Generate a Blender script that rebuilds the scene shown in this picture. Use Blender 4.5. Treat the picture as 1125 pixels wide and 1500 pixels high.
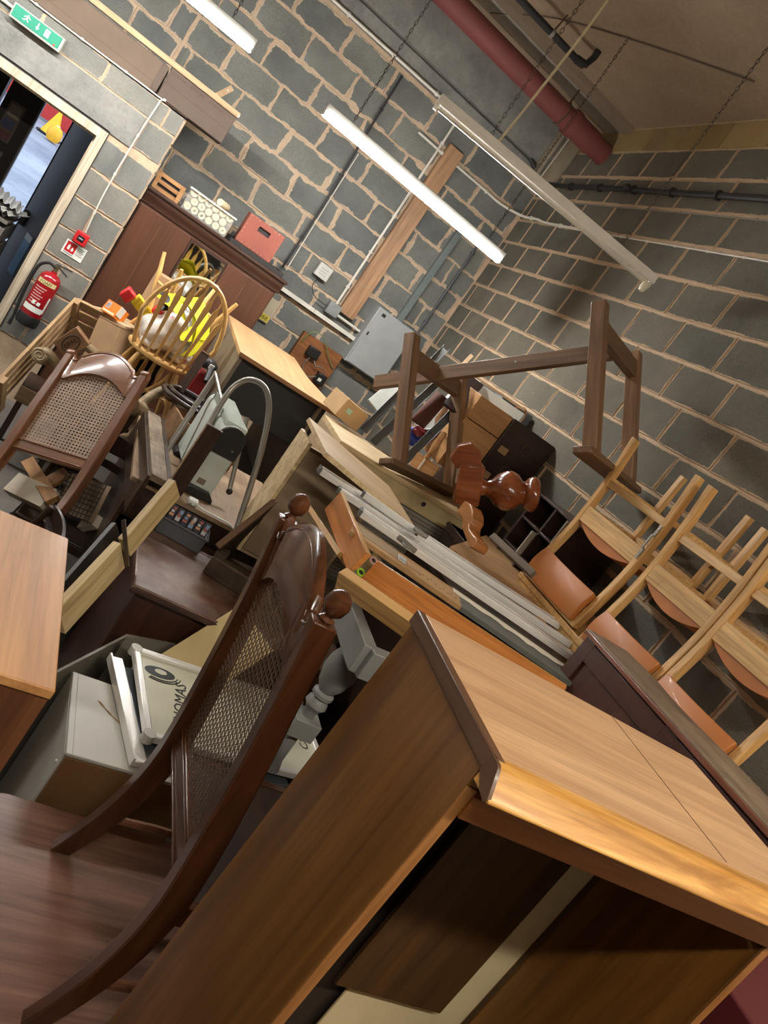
import bpy, bmesh, math, random
import numpy as np
from mathutils import Vector, Matrix
for o in list(bpy.data.objects): bpy.data.objects.remove(o)
SC = bpy.context.scene
COL = SC.collection
RND = random.Random(7)

# ------------------------------------------------------------------ camera
FPX, CX, CY = 1110.4, 562.5, 750.0          # focal length and centre in photo pixels (1125 x 1500)
YAW, PITCH, ROLL = 0.45412, -0.19851, 0.62786
CAMZ = 2.1
_f = Vector((math.sin(YAW)*math.cos(PITCH), math.cos(YAW)*math.cos(PITCH), math.sin(PITCH)))
_r0 = Vector((math.cos(YAW), -math.sin(YAW), 0)); _u0 = _r0.cross(_f)
_r = _r0*math.cos(ROLL) + _u0*math.sin(ROLL); _u = -_r0*math.sin(ROLL) + _u0*math.cos(ROLL)
CAM = Vector((0, 0, CAMZ))
cd = bpy.data.cameras.new('camera'); cam = bpy.data.objects.new('camera', cd); COL.objects.link(cam)
cd.sensor_fit = 'HORIZONTAL'; cd.sensor_width = 36; cd.lens = 36*FPX/1125; cd.clip_start = 0.05
cam.matrix_world = Matrix(((_r.x, _u.x, -_f.x, 0), (_r.y, _u.y, -_f.y, 0), (_r.z, _u.z, -_f.z, CAMZ), (0, 0, 0, 1)))
SC.camera = cam

# ------------------------------------------------------------------ world, exposure
w = bpy.data.worlds.new('daylight'); SC.world = w; w.use_nodes = True
bg = w.node_tree.nodes['Background']
bg.inputs[0].default_value = (0.74, 0.85, 1.0, 1); bg.inputs[1].default_value = 2.2
SC.view_settings.view_transform = 'Standard'; SC.view_settings.look = 'None'
SC.view_settings.exposure = 0.06; SC.view_settings.gamma = 1.0; SC.view_settings.use_curve_mapping = False
LAMP_LIT = 165.0                              # emission strength of a lit tube
LAMP_COL = (1.0, 0.98, 0.955)
FRONT_LIT, FRONT_COL = 135.0, (1.0, 0.92, 0.80)   # older warm tubes over the near end of the room

# ------------------------------------------------------------------ pixel -> place
def ray(px, py): return _r*((px-CX)/FPX) - _u*((py-CY)/FPX) + _f
def P(px, py, d): return CAM + ray(px, py)*d
def PX(px, py, x): d = ray(px, py); return CAM + d*(x/d.x)
def PY(px, py, y): d = ray(px, py); return CAM + d*(y/d.y)
def PZ(px, py, z): d = ray(px, py); return CAM + d*((z-CAMZ)/d.z)
def proj(p):
    q = Vector(p)-CAM; z = q.dot(_f)
    return (CX+FPX*q.dot(_r)/z, CY-FPX*q.dot(_u)/z, z)
def mat(e1, e2, e3, o):
    return Matrix(((e1.x, e2.x, e3.x, o.x), (e1.y, e2.y, e3.y, o.y), (e1.z, e2.z, e3.z, o.z), (0, 0, 0, 1)))
def frame(p0, d0, p1, d1, p2, d2=None, dbg=None):
    """corner p0, first edge to p1, second edge perpendicular to it through pixel p2; e3 points away from the camera"""
    A = P(*p0, d0); B = P(*p1, d1); e1 = (B-A).normalized(); L1 = (B-A).length
    if d2 is None:
        r2 = ray(*p2); d2 = (A-CAM).dot(e1)/r2.dot(e1)
    C = P(*p2, d2); v = C-A; v -= e1*v.dot(e1); L2 = v.length; e2 = v.normalized()
    e3 = e1.cross(e2)
    if e3.dot(A-CAM) < 0: e3 = -e3
    if dbg: print('FRAME', dbg, 'L1 %.2f L2 %.2f d2 %.2f' % (L1, L2, d2), 'A', tuple(round(x, 2) for x in A))
    return mat(e1, e2, e3, A), L1, L2
def upright(o, yaw): return Matrix.Translation(o) @ Matrix.Rotation(yaw, 4, 'Z')

# ------------------------------------------------------------------ mesh builder
class MB:
    def __init__(s): s.v = []; s.f = []
    def add(s, vs, fs):
        n = len(s.v); s.v += [tuple(v) for v in vs]; s.f += [tuple(i+n for i in f) for f in fs]; return s
    def box(s, x0, y0, z0, x1, y1, z1, M=None):
        vs = [Vector((x, y, z)) for x in (x0, x1) for y in (y0, y1) for z in (z0, z1)]
        if M: vs = [M @ v for v in vs]
        return s.add(vs, [(0, 1, 3, 2), (4, 6, 7, 5), (0, 4, 5, 1), (2, 3, 7, 6), (0, 2, 6, 4), (1, 5, 7, 3)])
    def prism(s, pts, h0, h1, axis='z', M=None):
        n = len(pts); vs = []
        for h in (h0, h1):
            for a, b in pts:
                vs.append(Vector({'z': (a, b, h), 'y': (a, h, b), 'x': (h, a, b)}[axis]))
        if M: vs = [M @ v for v in vs]
        fs = [tuple(range(n))[::-1], tuple(range(n, 2*n))] + [(i, (i+1) % n, (i+1) % n+n, i+n) for i in range(n)]
        return s.add(vs, fs)
    def bar(s, a, b, w, t, up=(0, 0, 1)):
        """rectangular bar from a to b; w across 'up x axis', t along up"""
        a = Vector(a); b = Vector(b); x = (b-a).normalized(); y = Vector(up).cross(x)
        if y.length < 1e-5: y = Vector((1, 0, 0)).cross(x)
        y.normalize(); z = x.cross(y); M = mat(x, y, z, a)
        return s.box(0, -w/2, -t/2, (b-a).length, w/2, t/2, M)
    def tube(s, path, r, n=10, cap=True, closed=False):
        path = [Vector(p) for p in path]; m = len(path); rs = r if isinstance(r, (list, tuple)) else [r]*m
        up = None; vs = []
        for i, p in enumerate(path):
            if closed: t = path[(i+1) % m]-path[i-1]
            else: t = path[min(i+1, m-1)]-path[max(i-1, 0)]
            t.normalize()
            if up is None: up = Vector((0, 0, 1)) if abs(t.z) < .9 else Vector((1, 0, 0))
            x = up.cross(t).normalized(); y = t.cross(x); up = y
            for k in range(n):
                a = 2*math.pi*k/n; vs.append(p + x*(math.cos(a)*rs[i]) + y*(math.sin(a)*rs[i]))
        fs = []
        for i in range(m if closed else m-1):
            j = (i+1) % m
            for k in range(n): fs.append((i*n+k, i*n+(k+1) % n, j*n+(k+1) % n, j*n+k))
        if cap and not closed: fs += [tuple(range(n))[::-1], tuple(range((m-1)*n, m*n))]
        return s.add(vs, fs)
    def lathe(s, prof, n=20, M=None, a0=0, a1=2*math.pi):
        full = abs(a1-a0-2*math.pi) < 1e-6; c = n if full else n+1; vs = []
        for r, z in prof:
            for k in range(c):
                a = a0+(a1-a0)*k/n; vs.append(Vector((r*math.cos(a), r*math.sin(a), z)))
        if M: vs = [M @ v for v in vs]
        fs = []
        for i in range(len(prof)-1):
            for k in range(n): fs.append((i*c+k, i*c+(k+1) % c, (i+1)*c+(k+1) % c, (i+1)*c+k))
        if full:
            if prof[0][0] > 1e-6: fs.append(tuple(range(c))[::-1])
            if prof[-1][0] > 1e-6: fs.append(tuple(range((len(prof)-1)*c, len(prof)*c)))
        return s.add(vs, fs)
    def sphere(s, c, r, n=14, m=8, sq=(1, 1, 1)):
        prof = [(max(r*math.sin(math.pi*i/m), 1e-5), -r*math.cos(math.pi*i/m)) for i in range(m+1)]
        return s.lathe(prof, n, Matrix.Translation(Vector(c)) @ Matrix.Diagonal((*sq, 1)))
    def grid(s, fn, nu, nv, thick=0):
        """surface fn(u,v) for u,v in 0..1, optional second skin offset by thick along fn normal"""
        g = [[Vector(fn(i/nu, j/nv)) for j in range(nv+1)] for i in range(nu+1)]
        vs = [p for row in g for p in row]; c = nv+1
        fs = [(i*c+j, (i+1)*c+j, (i+1)*c+j+1, i*c+j+1) for i in range(nu) for j in range(nv)]
        if thick:
            n0 = len(vs); back = []
            for i in range(nu+1):
                for j in range(nv+1):
                    du = g[min(i+1, nu)][j]-g[max(i-1, 0)][j]; dv = g[i][min(j+1, nv)]-g[i][max(j-1, 0)]
                    nn = du.cross(dv); nn = nn.normalized() if nn.length > 1e-9 else Vector((0, 0, 1))
                    back.append(g[i][j]-nn*thick)
            vs += back; fs += [tuple(n0+k for k in f[::-1]) for f in fs]
            ring = [i*c for i in range(nu+1)] + [nu*c+j for j in range(1, c)] + [i*c+nv for i in range(nu-1, -1, -1)] + [j for j in range(nv-1, 0, -1)]
            L = len(ring); fs += [(ring[k], n0+ring[k], n0+ring[(k+1) % L], ring[(k+1) % L]) for k in range(L)]
        return s.add(vs, fs)
    def mesh(s, name, m=None, smooth=35):
        me = bpy.data.meshes.new(name); me.from_pydata(s.v, [], s.f)
        b = bmesh.new(); b.from_mesh(me); bmesh.ops.recalc_face_normals(b, faces=b.faces); b.to_mesh(me); b.free()
        if m: me.materials.append(m)
        if smooth:
            me.polygons.foreach_set('use_smooth', [True]*len(me.polygons)); me.set_sharp_from_angle(angle=math.radians(smooth))
        return me
    def build(s, name, m, parent=None, M=None, bev=0, smooth=35, seg=2):
        me = s.mesh(name, m, smooth); o = bpy.data.objects.new(name, me); COL.objects.link(o)
        if parent: o.parent = parent
        if M is not None: o.matrix_local = M
        if bev:
            md = o.modifiers.new('edge', 'BEVEL'); md.width = bev; md.segments = seg; md.limit_method = 'ANGLE'; md.angle_limit = math.radians(40)
        return o
def tag(o, label, cat, group=None, kind=None):
    if label: o['label'] = label
    if cat: o['category'] = cat
    if group: o['group'] = group
    if kind: o['kind'] = kind
    return o
def thing(name, M, label, cat, group=None):
    o = bpy.data.objects.new(name, None); COL.objects.link(o); o.matrix_world = M; o.empty_display_size = .05
    return tag(o, label, cat, group)
def struct(o): o['kind'] = 'structure'; return o
def B(name, box, m, parent=None, M=None, bev=.0015): return MB().box(*box).build(name, m, parent, M, bev)
def smooth_curve(pts, n=8):
    """Catmull-Rom through pts"""
    pts = [Vector(p) for p in pts]; q = [pts[0]*2-pts[1]]+pts+[pts[-1]*2-pts[-2]]; out = []
    for i in range(1, len(q)-2):
        for k in range(n):
            t = k/n; a, b, c, d = q[i-1], q[i], q[i+1], q[i+2]
            out.append(.5*((2*b)+(c-a)*t+(2*a-5*b+4*c-d)*t*t+(3*b-a-3*c+d)*t**3))
    return out+[pts[-1]]
def text_mesh(name, txt, size, m, parent=None, M=None, align='CENTER', ext=0.0004):
    c = bpy.data.curves.new(name, 'FONT'); c.body = txt; c.size = size; c.align_x = align; c.align_y = 'CENTER'; c.extrude = ext; c.resolution_u = 2
    t = bpy.data.objects.new(name+'_src', c); COL.objects.link(t)
    dg = bpy.context.evaluated_depsgraph_get(); me = bpy.data.meshes.new_from_object(t.evaluated_get(dg))
    bpy.data.objects.remove(t); bpy.data.curves.remove(c)
    me.materials.clear(); me.materials.append(m)
    o = bpy.data.objects.new(name, me); COL.objects.link(o)
    if parent: o.parent = parent
    if M is not None: o.matrix_local = M
    return o

# ------------------------------------------------------------------ materials
def _s(c): return tuple(((x/255)/12.92 if x/255 <= .04045 else ((x/255+.055)/1.055)**2.4) for x in c)
MATS = {}
def newmat(name):
    m = bpy.data.materials.new(name); m.use_nodes = True; nt = m.node_tree
    return m, nt, nt.nodes['Principled BSDF']
def N(nt, t, **k):
    n = nt.nodes.new(t)
    for a, b in k.items(): setattr(n, a, b)
    return n
def coords(nt, sc=(1, 1, 1), rnd=True):
    tc = N(nt, 'ShaderNodeTexCoord'); mp = N(nt, 'ShaderNodeMapping'); mp.inputs['Scale'].default_value = sc
    if rnd:
        oi = N(nt, 'ShaderNodeObjectInfo'); ml = N(nt, 'ShaderNodeMath', operation='MULTIPLY'); ml.inputs[1].default_value = 37.0
        va = N(nt, 'ShaderNodeVectorMath', operation='ADD')
        nt.links.new(oi.outputs['Random'], ml.inputs[0]); nt.links.new(tc.outputs['Object'], va.inputs[0]); nt.links.new(ml.outputs[0], va.inputs[1])
        nt.links.new(va.outputs[0], mp.inputs['Vector'])
    else: nt.links.new(tc.outputs['Object'], mp.inputs['Vector'])
    return mp.outputs['Vector']
def noise(nt, vec, scale=1, detail=4, rough=.55, dist=0):
    n = N(nt, 'ShaderNodeTexNoise'); n.inputs['Scale'].default_value = scale; n.inputs['Detail'].default_value = detail
    n.inputs['Roughness'].default_value = rough; n.inputs['Distortion'].default_value = dist
    nt.links.new(vec, n.inputs['Vector']); return n.outputs['Fac']
def ramp(nt, fac, stops):
    r = N(nt, 'ShaderNodeValToRGB'); e = r.color_ramp.elements
    while len(e) < len(stops): e.new(.5)
    for x, (p, c) in zip(e, stops): x.position = p; x.color = (*c, 1)
    nt.links.new(fac, r.inputs[0]); return r.outputs[0]
def mixc(nt, fac, a, b, mode='MIX'):
    m = N(nt, 'ShaderNodeMix', data_type='RGBA', blend_type=mode)
    for sock, val in ((0, fac), (6, a), (7, b)):
        if isinstance(val, (int, float)): m.inputs[sock].default_value = val
        elif isinstance(val, tuple): m.inputs[sock].default_value = (*val[:3], 1)
        else: nt.links.new(val, m.inputs[sock])
    return m.outputs[2]
def bump(nt, bs, h, strength=.2, dist=.002):
    b = N(nt, 'ShaderNodeBump'); b.inputs['Strength'].default_value = strength; b.inputs['Distance'].default_value = dist
    nt.links.new(h, b.inputs['Height']); nt.links.new(b.outputs[0], bs.inputs['Normal'])
def wood(name, dark, light, axis='x', fig=1.0, rough=.45, coat=0.0, dust=0.0, cont=1.0, mid=.7):
    """grain along a local axis; colours sRGB 0-255"""
    if name in MATS: return MATS[name]
    m, nt, bs = newmat(name)
    lo, hi = {'x': ((.9, 9, 9), (3, 130, 130)), 'y': ((9, .9, 9), (130, 3, 130)), 'z': ((9, 9, .9), (130, 130, 3))}[axis]
    v1 = coords(nt, tuple(a*fig for a in lo)); v2 = coords(nt, hi)
    n1 = noise(nt, v1, 1.3, 5, .6, 1.1); n2 = noise(nt, v2, 1.0, 3, .7)
    a, b = _s(dark), _s(light); mc_ = tuple((x+y)/2 for x, y in zip(a, b))
    c = ramp(nt, n1, [(.5-.22*cont, a), (.5, mc_), (.5+.2*cont, b)])
    g = ramp(nt, n2, [(.3, (.66, .66, .66)), (.62, (1, 1, 1))])
    c = mixc(nt, .6, c, g, 'MULTIPLY')
    v3 = coords(nt, tuple((34 if a > 5 else 1.6)*(.6+.4*fig) for a in lo)); n3 = noise(nt, v3, 1.0, 4, .6, .8)
    c = mixc(nt, mid, c, ramp(nt, n3, [(.36, (.66, .62, .58)), (.52, (1, 1, 1)), (.66, (1.12, 1.1, 1.06))]), 'MULTIPLY')
    if dust:
        nd = noise(nt, coords(nt, (6, 6, 6)), 1, 6, .7); fd = ramp(nt, nd, [(.42, (0, 0, 0)), (.75, (dust, dust, dust))])
        c = mixc(nt, fd, c, _s((176, 160, 135)))
    nt.links.new(c, bs.inputs['Base Color']); bs.inputs['Roughness'].default_value = rough
    bs.inputs['Coat Weight'].default_value = coat; bs.inputs['Coat Roughness'].default_value = .12
    bump(nt, bs, n2, .12, .001); MATS[name] = m; return m
def plain(name, col, rough=.5, metal=0, var=.08, vs=8, coat=0, bmp=0, trans=0, emit=0, spec=.5):
    if name in MATS: return MATS[name]
    m, nt, bs = newmat(name); c = _s(col)
    if var:
        n = noise(nt, coords(nt, (vs,)*3), 1, 5, .6)
        k = ramp(nt, n, [(.3, tuple(x*(1-var) for x in c)), (.7, tuple(min(1, x*(1+var)) for x in c))]); nt.links.new(k, bs.inputs['Base Color'])
        if bmp: bump(nt, bs, noise(nt, coords(nt, (vs*12,)*3), 1, 3), bmp, .002)
    else: bs.inputs['Base Color'].default_value = (*c, 1)
    bs.inputs['Roughness'].default_value = rough; bs.inputs['Metallic'].default_value = metal; bs.inputs['Coat Weight'].default_value = coat
    bs.inputs['Transmission Weight'].default_value = trans; bs.inputs['Specular IOR Level'].default_value = spec
    if emit: bs.inputs['Emission Color'].default_value = (*c, 1); bs.inputs['Emission Strength'].default_value = emit
    MATS[name] = m; return m
def concrete(name, c1, c2, sc=3, bmp=.3, fine=60):
    if name in MATS: return MATS[name]
    m, nt, bs = newmat(name); v = coords(nt, (sc,)*3, False); n1 = noise(nt, v, 1, 8, .65); n2 = noise(nt, v, fine/sc, 4, .7)
    c = ramp(nt, n1, [(.3, _s(c1)), (.7, _s(c2))]); g = ramp(nt, n2, [(.3, (.75, .75, .75)), (.6, (1, 1, 1))])
    nt.links.new(mixc(nt, .6, c, g, 'MULTIPLY'), bs.inputs['Base Color']); bs.inputs['Roughness'].default_value = .9
    bump(nt, bs, n2, bmp, .004); MATS[name] = m; return m
def blockmat(name, c1, c2, mort, width, rag):
    """concrete block: dark face, mortar smeared raggedly over its rim"""
    m, nt, bs = newmat(name); tc = N(nt, 'ShaderNodeTexCoord'); sp = N(nt, 'ShaderNodeSeparateXYZ'); nt.links.new(tc.outputs['Object'], sp.inputs[0])
    def mth(op, a, b=None):
        n = N(nt, 'ShaderNodeMath', operation=op)
        for i, v in enumerate((a, b)):
            if v is None: continue
            if isinstance(v, (int, float)): n.inputs[i].default_value = v
            else: nt.links.new(v, n.inputs[i])
        return n.outputs[0]
    dx = mth('SUBTRACT', .221, mth('ABSOLUTE', sp.outputs[0])); dy = mth('SUBTRACT', .1085, mth('ABSOLUTE', sp.outputs[1])); d = mth('MINIMUM', dx, dy)
    v = coords(nt, (1, 1, 1)); n1 = noise(nt, v, 5.5, 5, .62); n2 = noise(nt, v, 38, 4, .7); n3 = noise(nt, v, 150, 2, .6); n4 = noise(nt, v, 2.1, 4, .6)
    thr = mth('ADD', width, mth('MULTIPLY', mth('SUBTRACT', n1, .52), rag)); thr = mth('ADD', thr, mth('MULTIPLY', mth('SUBTRACT', n2, .5), .016))
    k = mth('MULTIPLY', mth('SUBTRACT', thr, d), 220.0); kk = N(nt, 'ShaderNodeClamp'); nt.links.new(k, kk.inputs[0])
    face = ramp(nt, n4, [(.3, _s(c1)), (.7, _s(c2))]); g = ramp(nt, n3, [(.25, (.55, .55, .55)), (.6, (1, 1, 1)), (.78, (1.25, 1.25, 1.2))])
    face = mixc(nt, .7, face, g, 'MULTIPLY')
    fleck = ramp(nt, noise(nt, v, 19, 6, .75), [(.66, (0, 0, 0)), (.72, (.5, .5, .5))])
    face = mixc(nt, fleck, face, _s((168, 160, 145)))
    mo = mixc(nt, n2, _s(mort), _s(tuple(x*.82 for x in mort)))
    oi = N(nt, 'ShaderNodeObjectInfo'); tint = ramp(nt, oi.outputs['Random'], [(0, (.82, .84, .86)), (1, (1.1, 1.07, 1.02))]); face = mixc(nt, 1.0, face, tint, 'MULTIPLY')
    nt.links.new(mixc(nt, kk.outputs[0], face, mo), bs.inputs['Base Color']); bs.inputs['Roughness'].default_value = .92
    hh = mth('ADD', n3, mth('MULTIPLY', kk.outputs[0], .6)); bump(nt, bs, hh, .45, .004); MATS[name] = m; return m
# ------------------------------------------------------------------ the room
XR, YB, YD, XS, ZC = 2.71, 6.85, 6.15, -0.055, 4.44
R = 2.1                                        # heights below were measured from the camera
mortar = concrete('mortar', (176, 152, 126), (204, 180, 152), 6, .5, 90)
conc = concrete('beam_concrete', (112, 112, 108), (150, 148, 142), 4, .6, 45)
blk_side = blockmat('block_neat', (90, 87, 78), (118, 113, 101), (200, 172, 140), .013, .030)
blk_back = blockmat('block_smeared', (96, 99, 96), (126, 128, 123), (204, 182, 156), .016, .105)
blk_door = blockmat('block_pale', (112, 113, 108), (140, 139, 132), (200, 178, 154), .012, .06)
blk_paint = blockmat('block_painted', (150, 126, 84), (172, 148, 104), (166, 140, 98), .006, .02)
ceil_m = concrete('ceiling_plaster', (140, 120, 98), (164, 144, 120), 1.5, .15, 30)
floor_m = concrete('floor_concrete', (92, 88, 82), (118, 112, 104), 2, .2, 40)

def block_meshes(m, tagname):
    out = []
    for i in range(8):
        rr = random.Random(100+i); pts = []
        hx, hy = .2195, .107
        edge = [(-1, -1), (-.4, -1), (.3, -1), (1, -1), (1, -.1), (1, 1), (.45, 1), (-.25, 1), (-1, 1), (-1, .15)]
        for a, b in edge: pts.append((a*hx+rr.uniform(-.0045, .002)*(1 if a > 0 else -1), b*hy+rr.uniform(-.0045, .002)*(1 if b > 0 else -1)))
        mb = MB(); n = len(pts)
        fr = [(x*.985, y*.97, .008+rr.uniform(-.0015, .0015)) for x, y in pts]; bk = [(x, y, -.02) for x, y in pts]; md = [(x, y, .003) for x, y in pts]
        mb.add(fr+md+bk, [tuple(range(n))]+[(i, (i+1) % n, (i+1) % n+n, i+n) for i in range(n)]+[(i+n, (i+1) % n+n, (i+1) % n+2*n, i+2*n) for i in range(n)])
        out.append(mb.mesh('block_'+tagname, m, 30))
    return out
def lay_blocks(wall, meshes, to_world, u0, u1, z0, k0, k1, off, name='block', skip=None, rot=None, zmax=9, mesh_for=None):
    """rows k0..k1 of 450 x 225 mm blocks between u0 and u1; off(k) gives a joint position"""
    rr = random.Random(5); cnt = 0
    for k in range(k0, k1):
        zb = z0+.225*k; j = off(k); u = j-.45*math.ceil((j-u0)/.45)
        while u < u1-.02:
            a, b = max(u, u0), min(u+.45, u1); u += .45
            if b-a < .05: continue
            zt = min(zb+.225, zmax)
            if zt-zb < .05: continue
            if skip and skip(a, b, zb, zt): continue
            c = to_world((a+b)/2, (zb+zt)/2); vis = False
            for uu in (a, b):
                for zz in (zb, zt):
                    q = proj(to_world(uu, zz))
                    if q[2] > .3 and -70 < q[0] < 1195 and -70 < q[1] < 1570: vis = True
            if not vis: continue
            ms = mesh_for(k) if mesh_for else meshes
            o = bpy.data.objects.new(name, rr.choice(ms)); COL.objects.link(o); o.parent = wall
            o.matrix_local = Matrix.Translation(c) @ rot @ Matrix.Diagonal(((b-a-.011)/.439, (zt-zb-.011)/.214, 1, 1))
            cnt += 1
    print('BLOCKS', wall.name, cnt)
# right wall (plane x = XR)
wr = struct(B('wall_right', (XR, -3.0, 0, XR+.25, YB+.25, ZC+.1), mortar, bev=0))
rotR = Matrix(((0, 0, -1, 0), (-1, 0, 0, 0), (0, 1, 0, 0), (0, 0, 0, 1)))
ms_side, ms_paint = block_meshes(blk_side, 'side'), block_meshes(blk_paint, 'painted')
lay_blocks(wr, ms_side, lambda u, z: Vector((XR, u, z)), 1.0, YB-.01, .181, 3, 19, lambda k: 3.36 if k % 2 == 0 else 3.135, rot=rotR, zmax=ZC-.01,
           mesh_for=lambda k: ms_paint if k >= 18 else ms_side)
# back wall (plane y = YB)
wb = struct(B('wall_back', (XS-.3, YB, 0, XR, YB+.25, ZC+.1), mortar, bev=0))
rotB = Matrix(((1, 0, 0, 0), (0, 0, -1, 0), (0, 1, 0, 0), (0, 0, 0, 1)))
ms_back = block_meshes(blk_back, 'back')
lay_blocks(wb, ms_back, lambda u, z: Vector((u, YB, z)), XS-.28, XR-.01, .211, 4, 17, lambda k: .42 if k % 2 == 0 else .645, rot=rotB, zmax=R+1.745)
# door wall: a lower blockwork room in front of the back wall
wd = MB(); wd.box(-3.4, YD, 0, -1.42, YD+.2, 2.445); wd.box(-.43, YD, 0, XS, YD+.2, 2.445); wd.box(-1.42, YD, 2.04, -.43, YD+.2, 2.445)
wd.box(XS-.2, YD+.2, 0, XS, YB, 2.445); wd.box(-3.4, YD+.0, 2.43, XS, YB, 2.446)
wd = struct(wd.build('wall_left', mortar))
ms_door = block_meshes(blk_door, 'door')
lay_blocks(wd, ms_door, lambda u, z: Vector((u, YD, z)), -.43, XS, .212, 1, 9, lambda k: -.265 if k % 2 else -.055, rot=rotB, zmax=2.03)
lay_blocks(wd, ms_door, lambda u, z: Vector((u, YD, z)), -2.0, XS, 2.287, 0, 1, lambda k: -.62, rot=rotB, zmax=2.44)
lay_blocks(wd, ms_door, lambda u, z: Vector((u, YD, z)), -.26, XS, 2.062, 0, 1, lambda k: -.26, rot=rotB)
rotS = Matrix(((0, 0, 1, 0), (1, 0, 0, 0), (0, 1, 0, 0), (0, 0, 0, 1)))
lay_blocks(wd, ms_back, lambda u, z: Vector((XS, u, z)), YD, YB, .212, 1, 10, lambda k: 6.4 if k % 2 else 6.6, rot=rotS, zmax=2.44)
lin = B('lintel', (-2.2, YD-.012, 2.05, -.27, YD+.01, 2.282), conc, wd, bev=.004)
# the unseen sides, floor, ceiling
wall_m = plain('far_wall_paint', (120, 116, 108), .9)
struct(B('wall_far_left', (-3.6, -3.2, 0, -3.4, YB+.2, ZC), wall_m, bev=0)); struct(B('wall_front', (-3.6, -3.3, 0, XR+.2, -3.1, ZC), wall_m, bev=0))
wbl = struct(B('wall_back_left', (-3.6, YB, 2.446, XS-.3, YB+.2, ZC), mortar, bev=0))
lay_blocks(wbl, ms_back, lambda u, z: Vector((u, YB, z)), -1.9, XS-.29, .211, 10, 17, lambda k: .42 if k % 2 == 0 else .645, rot=rotB, zmax=R+1.745)
struct(B('floor', (-3.6, -3.3, -.1, XR+.2, YB+.2, 0), floor_m, bev=0))
ce = struct(B('ceiling', (-3.6, -3.3, ZC, XR+.2, YB+.2, ZC+.12), ceil_m, bev=0))
B('soffit_strip', (-3.4, 6.07, ZC-.03, XR, 6.32, ZC+.01), plain('soffit_white', (168, 160, 148), .85, bmp=.1), ce, bev=.003)
B('soffit_strip', (-3.4, 5.93, ZC-.045, XR, 6.07, ZC+.01), plain('soffit_brown', (138, 122, 104), .85, bmp=.1), ce, bev=.003)
# concrete beam along the head of the back wall
bm_ = MB(); bm_.box(-3.4, 6.77, R+1.74, 2.55, YB+.01, R+1.87); bm_.box(-3.4, 6.735, R+1.885, 2.5, YB+.01, ZC); bm_.box(-3.4, 6.80, R+1.86, 2.5, YB+.01, R+1.9)
struct(bm_.build('trim_1', conc, bev=.006))
struct(B('trim_2', (2.5, 6.6, R+1.72, XR-.005, YB, ZC), plain('column_render', (150, 138, 118), .95, var=.2, vs=5, bmp=.4), bev=.01))

# ------------------------------------------------------------------ door opening and the lobby behind
frame_m = wood('door_frame_paint', (196, 182, 158), (214, 200, 176), 'z', 1, .55, cont=.6)
df = MB(); df.prism([(-1.42, 0), (-1.36, 0), (-1.36, 1.985), (-.482, 1.985), (-.482, 0), (-.425, 0), (-.425, 2.045), (-1.42, 2.045)], YD-.02, YD+.13, 'y')
fr1 = struct(df.build('door_1', frame_m, bev=.004)); st = MB(); st.prism([(-1.36, 0), (-1.345, 0), (-1.345, 1.97), (-.497, 1.97), (-.497, 0), (-.482, 0), (-.482, 1.985), (-1.36, 1.985)], YD+.04, YD+.10, 'y')
st.build('door_stop', frame_m, fr1, bev=.002)
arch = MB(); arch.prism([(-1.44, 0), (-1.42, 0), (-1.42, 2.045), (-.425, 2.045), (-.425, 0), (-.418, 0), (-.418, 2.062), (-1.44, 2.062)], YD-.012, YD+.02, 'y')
arch.build('frame_shadow_strip', plain('frame_shadow_dark', (62, 58, 54), .8), fr1)  # dark strip paints the shadow line round the frame
lobby_m = plain('lobby_paint', (60, 58, 62), .7)
lb = MB(); lb.box(-2.4, YD+.2, 0, -2.3, 7.6, 2.45); lb.box(-.43, YD+.2, 0, -.30, 7.6, 2.45); lb.box(-.79, 7.5, 0, -.43, 7.6, 2.45); lb.box(-2.4, 7.5, 0, -1.31, 7.6, 2.45)
lb.box(-1.31, 7.5, 2.08, -.79, 7.6, 2.45); lb.box(-2.4, YD+.2, 2.4, -.3, 7.6, 2.45); lb.box(-2.4, YD+.2, -.02, -.3, 7.6, 0)
struct(lb.build('wall_lobby', lobby_m))
leaf_m = plain('dark_door_paint', (54, 48, 48), .6)
lf = thing('yard_door', upright((-1.275, 7.49, .01), 0), 'dark painted yard door standing ajar in the lobby, notices pinned on it', 'door')
B('leaf', (0, -.045, 0, .25, 0, 2.03), leaf_m, lf); B('edge_strip', (.25, -.05, 0, .265, .005, 2.03), plain('grey_edge', (120, 118, 122), .5), lf)
nb = B('notice_board', (.05, -.052, 1.48, .17, -.044, 1.80), plain('notice_brown', (120, 104, 92), .7), lf)
B('notice', (.065, -.056, 1.68, .155, -.051, 1.78), plain('notice_cream', (158, 148, 132), .7), nb); B('notice', (.06, -.056, 1.58, .15, -.051, 1.66), plain('notice_blue', (84, 92, 120), .7), nb)
B('notice', (.06, -.056, 1.50, .15, -.051, 1.56), plain('notice_red', (128, 84, 82), .7), nb)
for i in range(3): B('switch', (.05+.045*i, -.056, 1.36, .08+.045*i, -.044, 1.40), plain('switch_grey', (130, 128, 128), .5), lf)
rl = thing('lobby_door', upright((-.50, 7.0, .01), math.radians(118)), 'plain charcoal door leaf folded back against the lobby wall', 'door')
B('leaf', (0, -.02, 0, .55, .02, 1.98), leaf_m, rl); B('handle', (.47, .02, .98, .49, .06, 1.12), plain('steel_handle', (150, 150, 156), .35, .9), rl)
po = B('notice', (.16, .021, .62, .30, .024, .98), plain('poster_blue', (72, 110, 140), .6), rl); B('notice_head', (.16, .025, .93, .30, .027, .98), plain('poster_pale', (150, 158, 160), .6), po)
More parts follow.
